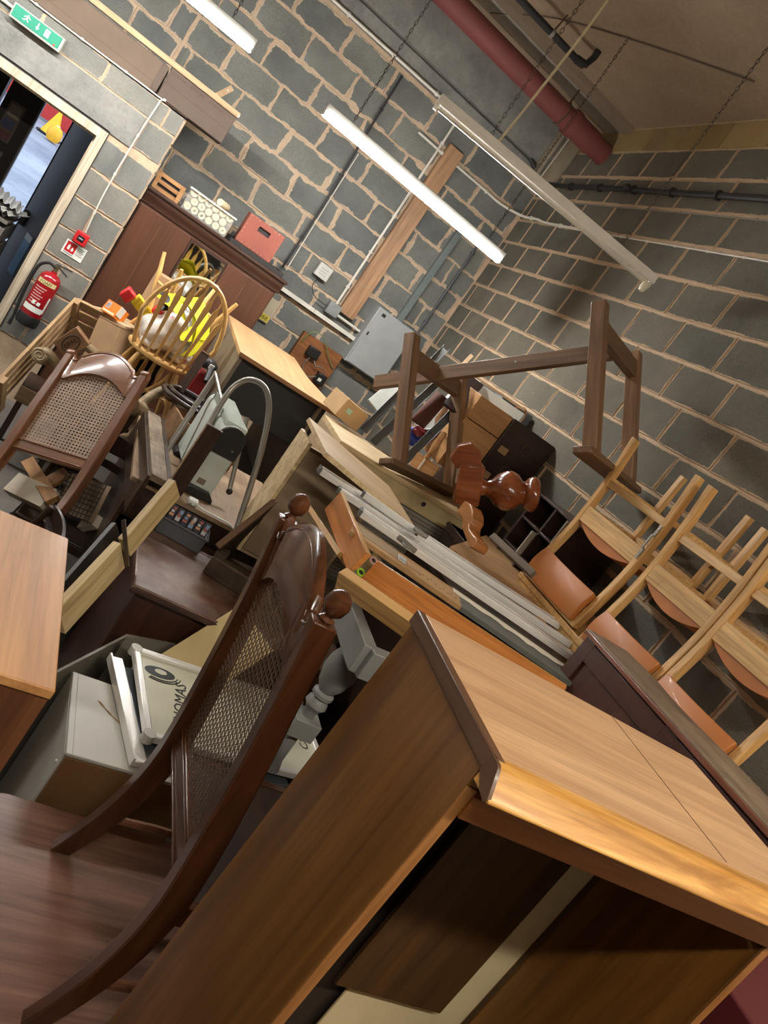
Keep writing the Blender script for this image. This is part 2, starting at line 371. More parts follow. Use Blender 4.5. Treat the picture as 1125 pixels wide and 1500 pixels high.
# yard outside
gy = MB(); gy.add([(-14, 7.6, -.02), (12, 7.6, -.02), (12, 34, 1.1), (-14, 34, 1.1), (-14, 7.6, -.3), (12, 7.6, -.3), (12, 34, .6), (-14, 34, .6)], [(0, 1, 2, 3), (4, 5, 6, 7), (0, 1, 5, 4), (2, 3, 7, 6), (1, 2, 6, 5), (0, 3, 7, 4)])
struct(gy.build('floor_yard', concrete('yard_asphalt', (96, 104, 124), (176, 184, 196), .35, .3, 14)))
rwm = plain('red_cladding', (186, 44, 40), .6)
rw = thing('red_shed', upright((-3.6, 30, .9), 0), 'bright red clad shed across the yard outside the door', 'building')
B('wall', (-8, 0, -.3, 8, .3, 4.5), rwm, rw); B('plinth', (-8, -.1, -.3, 8, .0, .12), plain('plinth', (120, 120, 126), .8), rw)
cn = thing('traffic_cone', upright((-3.15, 26.5, .80), 0), 'yellow traffic cone in the yard by the red shed', 'cone')
MB().lathe([(.28, .02), (.26, .05), (.05, .75), (.001, .76)], 14).build('cone', plain('cone_yellow', (240, 190, 30), .5), cn); B('base', (-.33, -.33, 0, .33, .33, .04), plain('cone_base', (60, 56, 50), .8), cn)
dr = thing('yellow_tank', upright((-2.92, 25.5, .76), 0), 'round yellow tank in the yard beside the cone', 'tank')
MB().lathe([(.001, 0), (.15, .02), (.21, .16), (.2, .3), (.15, .4), (.07, .45), (.001, .46)], 18).build('tank_body', plain('tank_yellow', (244, 180, 40), .4), dr); MB().lathe([(.05, .44), (.05, .48), (.001, .485)], 12).build('cap', plain('tank_cap', (250, 240, 200), .4), dr)
# corrugated sheets and bits heaped in the doorway
csm = plain('corrugated_white', (196, 196, 192), .5)
for i, (x, y, z, a, t) in enumerate([(-1.03, 6.42, 1.245, .10, -.12), (-1.06, 6.40, 1.185, -.12, -.05), (-1.10, 6.42, 1.135, .06, .0)]):
    c = MB().grid(lambda u, v: (u*.34, v*.5, .014*math.sin(u*44)), 30, 2, .003).build('corrugated_sheet', csm, M=Matrix.Translation((x, y, z)) @ Matrix.Rotation(a, 4, 'Z') @ Matrix.Rotation(-t, 4, 'Y'))
    tag(c, ['white corrugated plastic sheet, topmost of the heap in the lobby', 'white corrugated plastic sheet leaning on the others in the lobby', 'white corrugated plastic sheet lowest in the lobby heap'][i], 'sheet', 'corrugated sheets in the lobby')
hb = thing('lobby_crate', upright((-1.28, 6.38, .002), 0), 'grey slatted crate under the corrugated sheets in the lobby', 'crate')
for i in range(7): B('slat', (0, 0, .03+.15*i, .56, .02, .15+.15*i), plain('crate_grey', (120, 116, 110), .8), hb)
for i in range(7): B('slat', (0, .48, .03+.15*i, .56, .5, .15+.15*i), MATS['crate_grey'], hb); B('slat', (.54, .02, .03+.15*i, .56, .48, .15+.15*i), MATS['crate_grey'], hb)
B('base', (0, .02, 0, .54, .48, .03), MATS['crate_grey'], hb); B('lid', (0, 0, 1.085, .56, .5, 1.11), MATS['crate_grey'], hb)

# ------------------------------------------------------------------ lamps
white_metal = plain('white_enamel', (214, 214, 206), .45); off_white = plain('grey_enamel', (228, 224, 212), .5)
lit_m, nt, bs = newmat('lit_diffuser'); bs.inputs['Base Color'].default_value = (.9, .9, .9, 1); bs.inputs['Emission Color'].default_value = (*LAMP_COL, 1); bs.inputs['Emission Strength'].default_value = LAMP_LIT
chain_m = plain('chain_steel', (92, 86, 78), .5, .8)
def chain(name, top, bot, label, r=.006, pitch=.026, group=None):
    top = Vector(top); bot = Vector(bot); n = max(2, int((top-bot).length/pitch)); mb = MB(); ax = (bot-top).normalized()
    x = ax.cross(Vector((.3, 1, 0))).normalized(); y = ax.cross(x)
    for i in range(n):
        c = top+(bot-top)*((i+.5)/n); s = x if i % 2 else y; L = pitch*.72
        mb.tube([c+ax*(math.cos(a)*L)+s*(math.sin(a)*r*1.3) for a in [2*math.pi*k/8 for k in range(8)]], .0017, 4, closed=True)
    return tag(mb.build(name, chain_m), label, 'chain', group)
DIF = .036
def batten(x0, y0, x1, y1, z, label, lit, group, m_lit=None):
    a = Vector((x0, y0, z)); b = Vector((x1, y1, z)); L = (b-a).length
    t = thing('strip_light', Matrix.Translation(a) @ Matrix.Rotation(math.atan2(y1-y0, x1-x0), 4, 'Z'), label, 'light', group)
    B('housing', (0, -.032, .0, L, .032, .045), white_metal if lit else off_white, t, bev=.004)
    if lit:
        MB().prism([(.036*math.cos(q), .036*math.sin(q)) for q in [math.pi+math.pi*k/8 for k in range(9)]], .012, L-.012, 'x').build('diffuser', m_lit or lit_m, t)
        for e in (0, L-.012): B('end_cap', (e, -.033, -.03, e+.012, .033, .002), white_metal, t)
    else:
        MB().tube([(.03, 0, -.018), (L-.02, 0, -.018)], .011, 10).build('tube', plain('dead_tube', (206, 202, 190), .25), t)
        B('reflector_lip', (0, -.036, -.006, L, -.028, .012), off_white, t); B('reflector_lip', (0, .028, -.006, L, .036, .012), off_white, t)
        for e in (0, L-.02): B('lamp_holder', (e, -.014, -.034, e+.02, .014, .0), plain('holder_white', (226, 222, 210), .4), t)
        MB().lathe([(.001, -.075), (.018, -.07), (.024, -.045), (.02, -.02), (.001, -.018)], 14, Matrix.Translation((L-.03, -.012, .0))).build('sensor', plain('sensor_clear', (226, 220, 196), .15), t)
    return t
LZ = R+.81
batten(.57, 5.05, 2.06, 5.06, LZ, 'lit white strip light nearest the right-hand block wall corner', True, 'lit strip lights')
batten(-1.43, 5.0, .07, 5.0, LZ, 'lit white strip light above the wardrobe side of the room', True, 'lit strip lights')
batten(-3.3, 5.0, -1.8, 5.0, LZ, 'lit white strip light over the doorway end of the row', True, 'lit strip lights')
batten(.905, 4.135, 2.40, 3.87, R+1.04, 'unlit white strip light fitting with bare dead tube hung on chains', False, None)
lit_w, nt, bs = newmat('lit_diffuser_warm'); bs.inputs['Emission Color'].default_value = (*FRONT_COL, 1); bs.inputs['Emission Strength'].default_value = FRONT_LIT
batten(-.9, -.5, .6, -.5, R+1.25, 'warm lit strip light behind the photographer, on the wardrobe side', True, 'lit strip lights', lit_w)
batten(1.0, -.5, 2.5, -.5, R+1.25, 'warm lit strip light behind the photographer, by the right-hand wall', True, 'lit strip lights', lit_w)
def hang(x, y, z, label): return chain('lamp_chain', (x, y, ZC), (x, y, z+.045), label, group='lamp chains')
for x, y, z, s in [(.75, 5.052, LZ, 'lit strip light near the wall corner, cable end'), (1.9, 5.058, LZ, 'lit strip light near the wall corner, wall end'), (-.1, 5, LZ, 'wardrobe-side strip light, inner end'), (-1.25, 5, LZ, 'wardrobe-side strip light, outer end'),
                   (-1.95, 5, LZ, 'doorway strip light, inner end'), (-3.1, 5, LZ, 'doorway strip light, outer end'), (-.75, -.5, R+1.25, 'front strip light on the wardrobe side, outer end'), (.45, -.5, R+1.25, 'front strip light on the wardrobe side, inner end'),
                   (1.15, -.5, R+1.25, 'front strip light by the wall, inner end'), (2.35, -.5, R+1.25, 'front strip light by the wall, outer end'), (1.22, 4.079, R+1.04, 'unlit strip light, end over the pile'), (2.13, 3.918, R+1.04, 'unlit strip light, end by the block wall')]:
    hang(x, y, z, 'thin steel chain holding up the '+s)
cw = MB().tube(smooth_curve([(1.30, 4.05, ZC), (1.32, 4.06, 4.0), (1.30, 4.06, 3.6), (1.27, 4.07, 3.19)], 6), .0075, 8).build('lamp_cable', plain('cable_cream', (200, 186, 150), .5)); tag(cw, 'cream flex running down the chain to the unlit strip light', 'cable')
# ------------------------------------------------------------------ services on walls and ceiling
grey_pipe = plain('galvanised', (140, 146, 146), .45, .6); white_pvc = plain('white_pvc', (214, 210, 198), .4); black_pvc = plain('black_pvc', (38, 38, 40), .5)
rp = thing('red_pipe', Matrix.Translation((-3.3, 6.10, R+2.10)), 'fat dull red pipe running under the ceiling beside the concrete beam', 'pipe')
redp = plain('pipe_red', (122, 64, 62), .6, bmp=.1)
MB().tube([(0, 0, 0), (6.0, 0, 0)], .085, 20).build('pipe_run', redp, rp); MB().tube([(5.58, 0, 0), (5.64, 0, 0)], .105, 20).build('collar', redp, rp); MB().tube([(5.64, 0, 0), (5.85, 0, 0)], .094, 20).build('socket', redp, rp)
for x in (3.9, 5.5):
    MB().tube([(x, 0, .08), (x, -.02, .24)], .007, 6).build('hanger_rod', plain('rod_rust', (92, 76, 62), .7, .5), rp); MB().tube([(x, .088*math.cos(a), .088*math.sin(a)) for a in [2*math.pi*k/16 for k in range(16)]], .008, 6, closed=True).build('hanger_ring', MATS['rod_rust'], rp)
bp = thing('black_pipe', Matrix.Translation((-.5, 5.5, R+2.20)), 'thin black pipe with an upturned elbow hung from the ceiling', 'pipe')
MB().tube([(0, 0, 0), (2.36, 0, 0), (2.42, 0, .02), (2.44, 0, .09), (2.44, 0, .14)], .024, 12).build('pipe_run', black_pvc, bp); MB().tube([(2.34, 0, 0), (2.41, 0, .012)], .03, 12).build('elbow', black_pvc, bp)
for x in (1.2, 2.1):
    MB().tube([(x, 0, .02), (x+.01, -.02, .14)], .006, 6).build('hanger_rod', MATS['rod_rust'], bp); MB().tube([(x-.012, 0, 0), (x+.012, 0, 0)], .028, 12).build('clip', plain('clip_grey', (150, 146, 138), .5), bp)
def conduit(name, pts, r, m, label, clips=0, off=(0, 0, 0), cat='conduit', n=8):
    t = thing(name, Matrix.Translation(Vector(pts[0])), label, cat); o = Vector(pts[0]); q = [Vector(p)-o for p in pts]
    MB().tube(q, r, n).build('run', m, t)
    tot = sum((q[i+1]-q[i]).length for i in range(len(q)-1))
    for k in range(clips):
        s = tot*(k+.5)/clips; i = 0
        while i < len(q)-2 and s > (q[i+1]-q[i]).length: s -= (q[i+1]-q[i]).length; i += 1
        d = (q[i+1]-q[i]).normalized(); c = q[i]+d*s; MB().tube([c-d*.009, c+d*.009], r*1.7, 8).build('clip', m, t)
    return t
conduit('black_conduit', smooth_curve([(2.42, 6.72, R+1.87), (2.6, 6.68, R+1.80), (2.65, 6.5, R+1.785), (2.652, 5.5, R+1.78), (2.652, 4.5, R+1.77), (2.652, 2.6, R+1.75)], 6), .019, black_pvc, 'thick black cable clipped along the right-hand block wall under the ceiling', 9)
kn = MB().sphere((2.615, 5.25, R+1.765), .03).build('junction_boss', black_pvc); tag(kn, 'round black junction boss on the thick black wall cable', 'junction box')
conduit('wall_wire', [(2.694, 6.2, R+1.66), (2.694, 2.6, R+1.66)], .0045, plain('wire_grey', (128, 124, 114), .5), 'thin grey wire just below the thick black wall cable', 10, cat='wire', n=6)
conduit('white_conduit', smooth_curve([(1.5, 6.80, R+1.44), (1.9, 6.80, R+1.44), (2.25, 6.80, R+1.445), (2.45, 6.77, R+1.44), (2.62, 6.6, R+1.45), (2.675, 6.42, R+1.47), (2.69, 6.2, R+1.455), (2.694, 5.2, R+1.44)], 5), .011, white_pvc, 'white conduit bending round the corner of the block walls', 5)
conduit('wall_wire', [(2.694, 5.2, R+1.44), (2.694, 2.6, R+1.42)], .005, white_pvc, 'thin white wire continuing the white conduit along the block wall', 8, cat='wire', n=6)
conduit('white_conduit', [(1.72, 6.81, R+1.68), (1.73, 6.81, R-.105)], .011, white_pvc, 'white conduit running straight down beside the timber board', 5)
conduit('white_conduit', [(-1.9, 6.72, R+1.725), (.5, 6.72, R+1.725), (2.1, 6.72, R+1.745)], .012, white_pvc, 'white conduit along the lower edge of the concrete beam', 9)
conduit('black_cable', smooth_curve([(1.14, 6.80, R+1.68), (1.15, 6.80, R+1.1), (1.165, 6.80, R+.5), (1.16, 6.80, R-.12)], 4), .010, black_pvc, 'black cable hanging down the back wall behind the wardrobe end', 3, cat='cable')
conduit('white_cable', smooth_curve([(1.185, 6.815, R+1.0), (1.19, 6.815, R+.5), (1.20, 6.815, R-.12)], 4), .005, white_pvc, 'thin white cable beside the black cable on the back wall', 0, cat='cable', n=6)
conduit('black_conduit', [(2.505, 6.80, R+1.15), (2.515, 6.80, R+.05)], .013, plain('dark_grey_pvc', (62, 66, 68), .5), 'dark upright conduit entering the electrical cabinet from above', 3)
t = thing('trunking', Matrix.Translation((2.265, 6.81, R+.1)), 'grey-green metal trunking strip standing above the electrical cabinet', 'trunking')
B('channel', (0, -.02, 0, .06, .03, .95), plain('grey_green', (112, 122, 120), .5, .3), t)
for z in (.12, .5, .8): MB().sphere((.03, -.022, z), .007, 8, 5).build('screw', grey_pipe, t)
t = thing('timber_board', Matrix.Translation((1.775, 6.80, R-.14)), 'long upright timber board fixed flat on the back wall', 'board')
B('board', (0, -.02, 0, .155, .04, 1.68), wood('board_tan', (146, 110, 78), (182, 142, 106), 'z', 1.2, .5), t)
for z in (.3, 1.2): MB().sphere((.07, -.021, z), .006, 8, 5).build('screw', grey_pipe, t)
t = thing('switch_plate', Matrix.Translation((1.405, 6.80, R-.005)) @ Matrix.Rotation(.02, 4, 'Y'), 'pale square switch plate on the back wall by the timber board', 'switch')
B('plate', (0, -.03, 0, .13, .04, .12), plain('plate_pale', (184, 184, 176), .5), t)
for i in range(3): B('label_strip', (.03, -.032, .03+.025*i, .10, -.03, .036+.025*i), plain('label_grey', (150, 150, 146), .6), t)
t = thing('junction_box', Matrix.Translation((1.665, 6.79, R-.215)), 'grey metal junction box at the foot of the white upright conduit', 'junction box')
B('box', (0, -.03, 0, .12, .05, .11), plain('jb_grey', (146, 150, 148), .5, .4, var=.2), t); B('lid', (.006, -.035, .006, .114, -.03, .104), MATS['jb_grey'], t)
conduit('black_cable', smooth_curve([(1.47, 6.79, R-.01), (1.45, 6.77, R-.09), (1.52, 6.77, R-.16), (1.66, 6.78, R-.17)], 5), .004, black_pvc, 'thin black lead looping from the switch plate to the junction box', 0, cat='cable', n=6)
conduit('white_conduit', [(1.78, 6.79, R-.18), (2.06, 6.79, R-.185)], .012, white_pvc, 'short white conduit from the junction box to the electrical cabinet', 0)
t = thing('trunking', Matrix.Translation((1.12, 6.80, R-.285)), 'white plastic mini trunking running level from wardrobe to electrical cabinet', 'trunking')
B('channel', (0, -.02, 0, .95, .04, .035), white_pvc, t); B('lid_joint', (.47, -.022, -.002, .475, .04, .037), plain('joint_grey', (150, 146, 138), .6), t)
t = thing('electrical_cabinet', Matrix.Translation((2.04, 6.69, R-.47)), 'grey steel electrical cabinet with a latch on the back wall', 'cabinet')
gcab = plain('cabinet_grey', (158, 162, 160), .45, .1)
B('case', (0, 0, 0, .42, .16, .57), gcab, t, bev=.004); dd = B('door', (.012, -.016, .012, .408, -.001, .558), gcab, t, bev=.003)
B('latch', (.03, -.022, .30, .045, -.016, .335), plain('latch_black', (40, 40, 40), .4), dd); B('vent_label', (.05, -.0185, .51, .09, -.016, .54), MATS['latch_black'], dd)
for z in (.08, .47): MB().tube([(.408, -.012, z), (.408, -.012, z+.05)], .007, 8).build('hinge', gcab, t)
# meter board with black blocks and earth wire, left of the cabinet's foot
t = thing('meter_board', Matrix.Translation((1.62, 6.79, R-.86)), 'brown meter board with black fuse blocks and trailing wires', 'meter board')
B('backboard', (0, -.02, 0, .42, .05, .40), wood('meter_wood', (116, 70, 34), (156, 98, 52), 'x', 1.5, .6), t)
B('fuse_block', (.10, -.075, .24, .22, -.02, .33), plain('bakelite', (30, 29, 30), .4), t, bev=.008); B('fuse_block', (.30, -.07, .07, .40, -.02, .17), MATS['bakelite'], t, bev=.006)
B('label', (.325, -.072, .10, .36, -.07, .13), plain('label_white', (220, 216, 206), .6), t)
gw = plain('earth_wire', (104, 122, 66), .5)
for pts, m in [([(.02, -.03, .30), (.05, -.05, .43), (.16, -.06, .45), (.30, -.05, .33), (.40, -.03, .26)], gw), ([(.16, -.05, .24), (.14, -.07, .14), (.22, -.07, .08), (.30, -.06, .12)], plain('grey_lead', (110, 104, 98), .5)), ([(.20, -.05, .24), (.24, -.08, .2), (.3, -.08, .22), (.38, -.06, .14), (.40, -.05, -.02)], MATS['grey_lead'])]:
    MB().tube(smooth_curve(pts, 6), .005, 6).build('wire', m, t)
t = thing('number_plate', Matrix.Translation((1.14, 6.82, R-.60)), 'small cream board with yellow number on the back wall beside wardrobe', 'sign')
B('plate', (0, -.01, 0, .17, .02, .22), plain('plate_cream', (176, 166, 140), .7), t); B('yellow_label', (.03, -.012, .01, .165, -.0095, .065), plain('label_yellow', (206, 186, 60), .6), t)
text_mesh('lettering', '2368', .055, plain('ink_dark', (60, 54, 30), .7), t, Matrix.Translation((.098, -.0128, .036)) @ Matrix.Rotation(math.pi/2, 4, 'X'))
# ceiling wire
conduit('ceiling_wire', smooth_curve([(1.35, 6.3, ZC-.035), (1.6, 5.6, ZC-.012), (2.0, 4.9, ZC-.01), (2.4, 4.3, ZC-.01)], 4), .005, plain('wire_brown', (92, 76, 64), .6), 'thin dark wire stapled across the ceiling', 0, cat='wire', n=6)
conduit('column_cable', [(2.52, 6.59, R+2.30), (2.52, 6.59, R+1.80)], .010, plain('cable_grey', (108, 106, 100), .5), 'grey cable running up the corner column beside the beam', 2, cat='cable')
conduit('white_cable', [(2.56, 6.585, R+2.25), (2.545, 6.585, R+1.78)], .006, white_pvc, 'thin white cable on the corner column beside the beam', 0, cat='cable', n=6)

# ------------------------------------------------------------------ door wall fittings
green = plain('exit_green', (44, 140, 112), .4); wht = plain('sign_white', (226, 230, 222), .4)
t = thing('exit_sign', Matrix.Translation((-1.225, YD-.075, R+.178)), 'green emergency exit sign box above the doorway', 'sign')
B('housing', (0, 0, 0, .33, .063, .095), plain('sign_case', (176, 176, 166), .4), t, bev=.004); B('green_panel', (.01, -.004, .014, .315, 0, .088), green, t)
man = MB()
for pts in ([(.093, .075), (.098, .079), (.104, .075), (.099, .070)], [(.083, .066), (.105, .069), (.107, .064), (.085, .060)], [(.094, .066), (.102, .066), (.100, .046), (.092, .048)], [(.100, .05), (.112, .040), (.108, .036), (.095, .046)], [(.094, .050), (.088, .036), (.074, .034), (.074, .039), (.084, .041), (.088, .052)], [(.105, .068), (.118, .060), (.116, .056), (.104, .063)], [(.085, .065), (.076, .056), (.079, .053), (.088, .061)]):
    man.prism([(x, z) for x, z in pts], -.0058, -.004, 'y')
man.build('running_figure', wht, t, smooth=0)
ar = MB(); ar.prism([(.163, .075), (.170, .075), (.170, .048), (.179, .048), (.1665, .032), (.154, .048), (.163, .048)], -.0058, -.004, 'y'); ar.build('arrow', wht, t, smooth=0)
B('door_pictogram', (.213, -.0058, .030, .243, -.004, .076), wht, t); MB().sphere((.288, -.004, .022), .006, 8, 6).build('charge_light', plain('led_red', (230, 60, 40), .3, emit=1.5), t)
conduit('white_conduit', [(-1.9, YD-.02, R+.25), (-1.225, YD-.03, R+.235)], .011, white_pvc, 'short white conduit feeding the exit sign', 0)
conduit('white_cable', smooth_curve([(-1.9, YD-.024, R+.338), (-.9, YD-.024, R+.340), (-.27, YD-.024, R+.345), (-.25, YD-.026, R+.33), (-.262, YD-.024, R+.1), (-.268, YD-.024, R-.25), (-.262, YD-.024, R-.5), (-.245, YD-.024, R-.715)], 4), .0055, white_pvc, 'white cable run down the door wall to the fire call point', 9, cat='cable', n=6)
t = thing('fire_call_point', Matrix.Translation((-.297, YD-.05, R-.812)), 'red break-glass fire call point on the block wall beside the door', 'call point')
fred = plain('fire_red', (190, 34, 40), .35); B('case', (0, 0, 0, .092, .05, .09), fred, t, bev=.006)
g_ = B('glass', (.024, -.003, .024, .070, .001, .064), plain('call_glass', (38, 36, 40), .15), t); B('glass_label', (.032, -.0042, .040, .062, -.0028, .050), plain('lbl_grey', (150, 150, 156), .5), g_)
t = thing('fire_sign', Matrix.Translation((-.326, YD-.012, R-.925)), 'white fire extinguisher notice with a red pictogram panel', 'sign')
B('plate', (0, 0, 0, .15, .01, .105), wht, t); rp_ = B('red_panel', (.012, -.002, .024, .082, 0, .098), fred, t)
ex = MB(); ex.box(.026, -.0035, .04, .042, -.002, .075); ex.box(.031, -.0035, .075, .037, -.002, .082); ex.prism([(.052, .044), (.062, .036), (.070, .046), (.066, .062), (.060, .072), (.056, .06)], -.0035, -.002, 'y'); ex.build('pictogram', wht, rp_, smooth=0)
for i in range(5): B('text_line', (.090, -.0018, .085-.013*i, .140-.008*(i % 2), 0, .090-.013*i), plain('txt_green' if i < 2 else 'txt_grey', (80, 130, 100) if i < 2 else (150, 140, 136), .6), t)
B('text_line', (.012, -.0018, .010, .082, 0, .017), MATS['txt_grey'], t)
# extinguisher
ec = PY(63, 428, 6.05); zb = R-1.50
t = thing('fire_extinguisher', Matrix.Translation((ec.x, 6.05, zb)), 'red foam fire extinguisher with black hose hung beside the door', 'extinguisher')
MB().lathe([(.001, .06), (.073, .06), (.076, .07), (.076, .36), (.070, .39), (.05, .415), (.022, .425), (.020, .44), (.001, .44)], 26).build('cylinder', plain('ext_red', (158, 24, 32), .22, coat=.5), t)
MB().lathe([(.001, 0), (.070, 0), (.078, .012), (.078, .08), (.0765, .085), (.001, .085)], 26).build('base', black_pvc, t)
MB().lathe([(.014, .44), (.014, .47), (.018, .472), (.018, .49), (.001, .495)], 12).build('valve', plain('brass', (150, 140, 110), .3, .8), t)
MB().bar((-.01, 0, .488), (.085, .0, .452), .02, .008).build('lever', black_pvc, t); MB().bar((-.01, 0, .492), (.10, .0, .505), .02, .007).build('lever', black_pvc, t)
MB().tube(smooth_curve([(-.012, -.01, .47), (-.06, -.02, .475), (-.105, -.01, .42), (-.112, 0, .30), (-.105, 0, .15), (-.09, -.005, .02)], 6), .011, 10).build('hose', plain('rubber', (30, 30, 32), .6), t)
MB().lathe([(.008, 0), (.014, -.09), (.001, -.09)], 10, Matrix.Translation((-.09, -.005, .03))).build('nozzle', black_pvc, t)
def wrap(name, z0, z1, a0, a1, m, r=.0772):
    return MB().lathe([(r, z0), (r, z1)], 16, None, math.radians(a0), math.radians(a1)).build(name, m, t)
wrap('label_band', .335, .368, 215, 320, plain('label_buff', (224, 208, 150), .5)); wrap('label_panel', .12, .16, 210, 320, wht)
for i in range(7): wrap('label_text', .30-.020*i, .307-.020*i, 222+3*(i % 2), 285-8*(i % 3), plain('label_pink', (222, 170, 168), .5))
wrap('label_panel', .13, .26, 318, 330, wht)
fo = text_mesh('lettering', 'FOAM', .030, plain('ink_brown', (70, 50, 30), .6), t, Matrix.Translation((-.008, -.080, .351)) @ Matrix.Rotation(math.pi/2, 4, 'X'))
for i in range(2): B('pictogram', (-.03+.035*i, -.079, .175, -.008+.035*i, -.0745, .20), wht, t)

# ------------------------------------------------------------------ long cartons and timber on top of the door room
cb = plain('cardboard', (106, 90, 76), .85, var=.1, vs=4); cbd = plain('cardboard_dark', (92, 78, 68), .85, var=.1)
t = thing('long_carton', Matrix.Translation((-2.4, YD+.005, R+.348)), 'long plain brown carton lying on top of the door room', 'carton')
B('body', (0, 0, 0, 2.09, .36, .20), cb, t, bev=.006); B('tape_seam', (0, -.0015, .055, 2.06, 0, .058), cbd, t); B('end_flap', (2.05, -.006, .01, 2.098, .0, .195), cbd, t)
t = thing('long_carton', Matrix.Translation((-.29, YD+.01, R+.352)) @ Matrix.Rotation(-.0, 4, 'Z'), 'dark brown printed carton jutting past the corner over the wardrobe', 'carton')
B('body', (0, 0, 0, .51, .30, .205), cbd, t, bev=.005); B('flap_seam', (0, -.0015, .10, .5, 0, .103), plain('seam_dark', (84, 68, 58), .9), t)
prt = plain('print_brown', (84, 62, 56), .8)
for x0 in (.02, .16, .31):
    for i in range(6): B('print_mark', (x0+.018*i, -.0015, .17+.004*(i % 2), x0+.011+.018*i, 0, .188), prt, t, bev=0)
t = thing('timber_batten', Matrix.Translation((-2.4, YD-.012, R+.560)), 'long pale timber batten lying along the cartons over the door', 'batten')
B('batten', (0, 0, 0, 2.63, .05, .038), wood('batten_pale', (168, 136, 98), (196, 164, 124), 'x', 1, .6), t); MB().sphere((2.625, .0, .015), .008, 8, 6).build('screw_head', wht, t)
t = thing('timber_offcut', Matrix.Translation((.02, YD+.25, R+.58)) @ Matrix.Rotation(.5, 4, 'Y'), 'short pale timber offcut propped behind the batten', 'offcut')
B('block', (-.02, 0, 0, .02, .02, .17), MATS['batten_pale'], t); MB().sphere((0, -.002, .13), .006, 8, 6).build('screw_head', wht, t)

# ------------------------------------------------------------------ wardrobe and what stands on it
ww = wood('wardrobe_mahogany', (76, 45, 30), (100, 62, 43), 'z', .5, .42, .1, cont=1.2, mid=.3); wwd = wood('wardrobe_dark', (54, 34, 25), (74, 47, 35), 'x', .6, .4, .1)
WT = R-.30
t = thing('wardrobe', Matrix.Translation((XS+.012, 6.2, 0)), 'big reddish-brown wardrobe with a central mirror in the block alcove', 'wardrobe')
W = 1.165
B('carcass', (0, .02, .08, W, .62, WT), ww, t, bev=.003); B('plinth', (.01, .0, 0, W-.01, .6, .08), wwd, t)
for a, b in ((.012, .425), (.745, W-.012)):
    d_ = B('door', (a, -.004, .10, b, .02, WT-.02), ww, t, bev=.003); B('scratch', ((a+b)/2-.02, -.0052, .6, (a+b)/2-.0185, -.0038, WT-.08), plain('scratch', (150, 104, 76), .6), d_, bev=0)
m_ = B('mirror_door', (.430, -.002, .10, .740, .02, WT-.02), wwd, t); B('mirror', (.445, -.006, .35, .728, -.002, WT-.045), plain('mirror_glass', (205, 210, 208), .03, 1, var=0), m_, bev=0)
for x in (.41, .76): MB().lathe([(.004, 0), (.004, .012), (.014, .02), (.012, .03), (.001, .033)], 12, Matrix.Translation((x, -.004, 1.0)) @ Matrix.Rotation(math.pi/2, 4, 'X')).build('knob', plain('old_brass', (140, 112, 62), .35, .9), t)
co = MB(); co.prism([(0, 0), (-.012, .0), (-.014, .03), (-.03, .05), (-.034, .075), (-.034, .10), (0, .10)], -.0, W+.02, 'x', Matrix.Translation((0, .02, WT))); co.build('cornice', wwd, t, bev=.002)
B('top_board', (0, -.03, WT+.095, W+.035, .62, WT+.118), wwd, t, bev=.004)
TT = WT+.119
t = thing('dark_tray', Matrix.Translation((.62, 6.21, TT)), 'shallow black tray on top of the wardrobe under the red box', 'tray')
B('base', (0, 0, 0, .48, .4, .012), plain('tray_black', (40, 36, 34), .6), t)
for b in ((0, 0, .012, .48, .012, .035), (0, .388, .012, .48, .4, .035), (0, .012, .012, .012, .388, .035), (.468, .012, .012, .48, .388, .035)): B('rim', b, MATS['tray_black'], t)
pine = wood('pine_rack', (166, 116, 70), (196, 148, 98), 'x', 1.2, .55)
t = thing('wooden_rack', Matrix.Translation((-.035, 6.28, TT)), 'small slatted pine rack on the wardrobe corner', 'rack')
for z in (.0, .05, .10): B('slat', (0, 0, z, .215, .016, z+.028), pine, t)
for z in (.0, .05, .10): B('slat', (0, .22, z, .215, .236, z+.028), pine, t)
for x in (.0, .185): B('end_post', (x, .016, 0, x+.03, .22, .03), pine, t); B('end_post', (x, -.012, 0, x+.028, 0, .13), pine, t)
B('dark_case', (.032, .02, .032, .183, .215, .115), plain('case_black', (42, 40, 42), .6), t)
clear = plain('clear_plastic', (226, 226, 216), .15, var=0); clear.node_tree.nodes['Principled BSDF'].inputs['Alpha'].default_value = .16
t = thing('plastic_tub', Matrix.Translation((.21, 6.25, TT)) @ Matrix.Rotation(.03, 4, 'Z'), 'clear plastic tub packed with cream paper rolls on the wardrobe', 'tub')
for nm, b in (('tub_front', (0, 0, 0, .37, .004, .16)), ('tub_back', (0, .236, 0, .37, .24, .16)), ('tub_side', (0, .004, 0, .004, .236, .16)), ('tub_side', (.366, .004, 0, .37, .236, .16)), ('tub_base', (.004, .004, 0, .366, .236, .004))): B(nm, b, clear, t, bev=0)
rim = MB()
for b in ((-.012, -.012, .155, .382, 0, .168), (-.012, .24, .155, .382, .252, .168), (-.012, 0, .155, 0, .24, .168), (.37, 0, .155, .382, .24, .168)): rim.box(*b)
rim.build('rim', plain('tub_rim', (206, 204, 194), .3), t)
rollm = plain('paper_roll', (222, 208, 172), .8); core = plain('roll_core', (250, 240, 214), .8)
TM = t.matrix_world.copy() if False else Matrix.Translation((.21, 6.25, TT)) @ Matrix.Rotation(.03, 4, 'Z')
first = None; k = 0
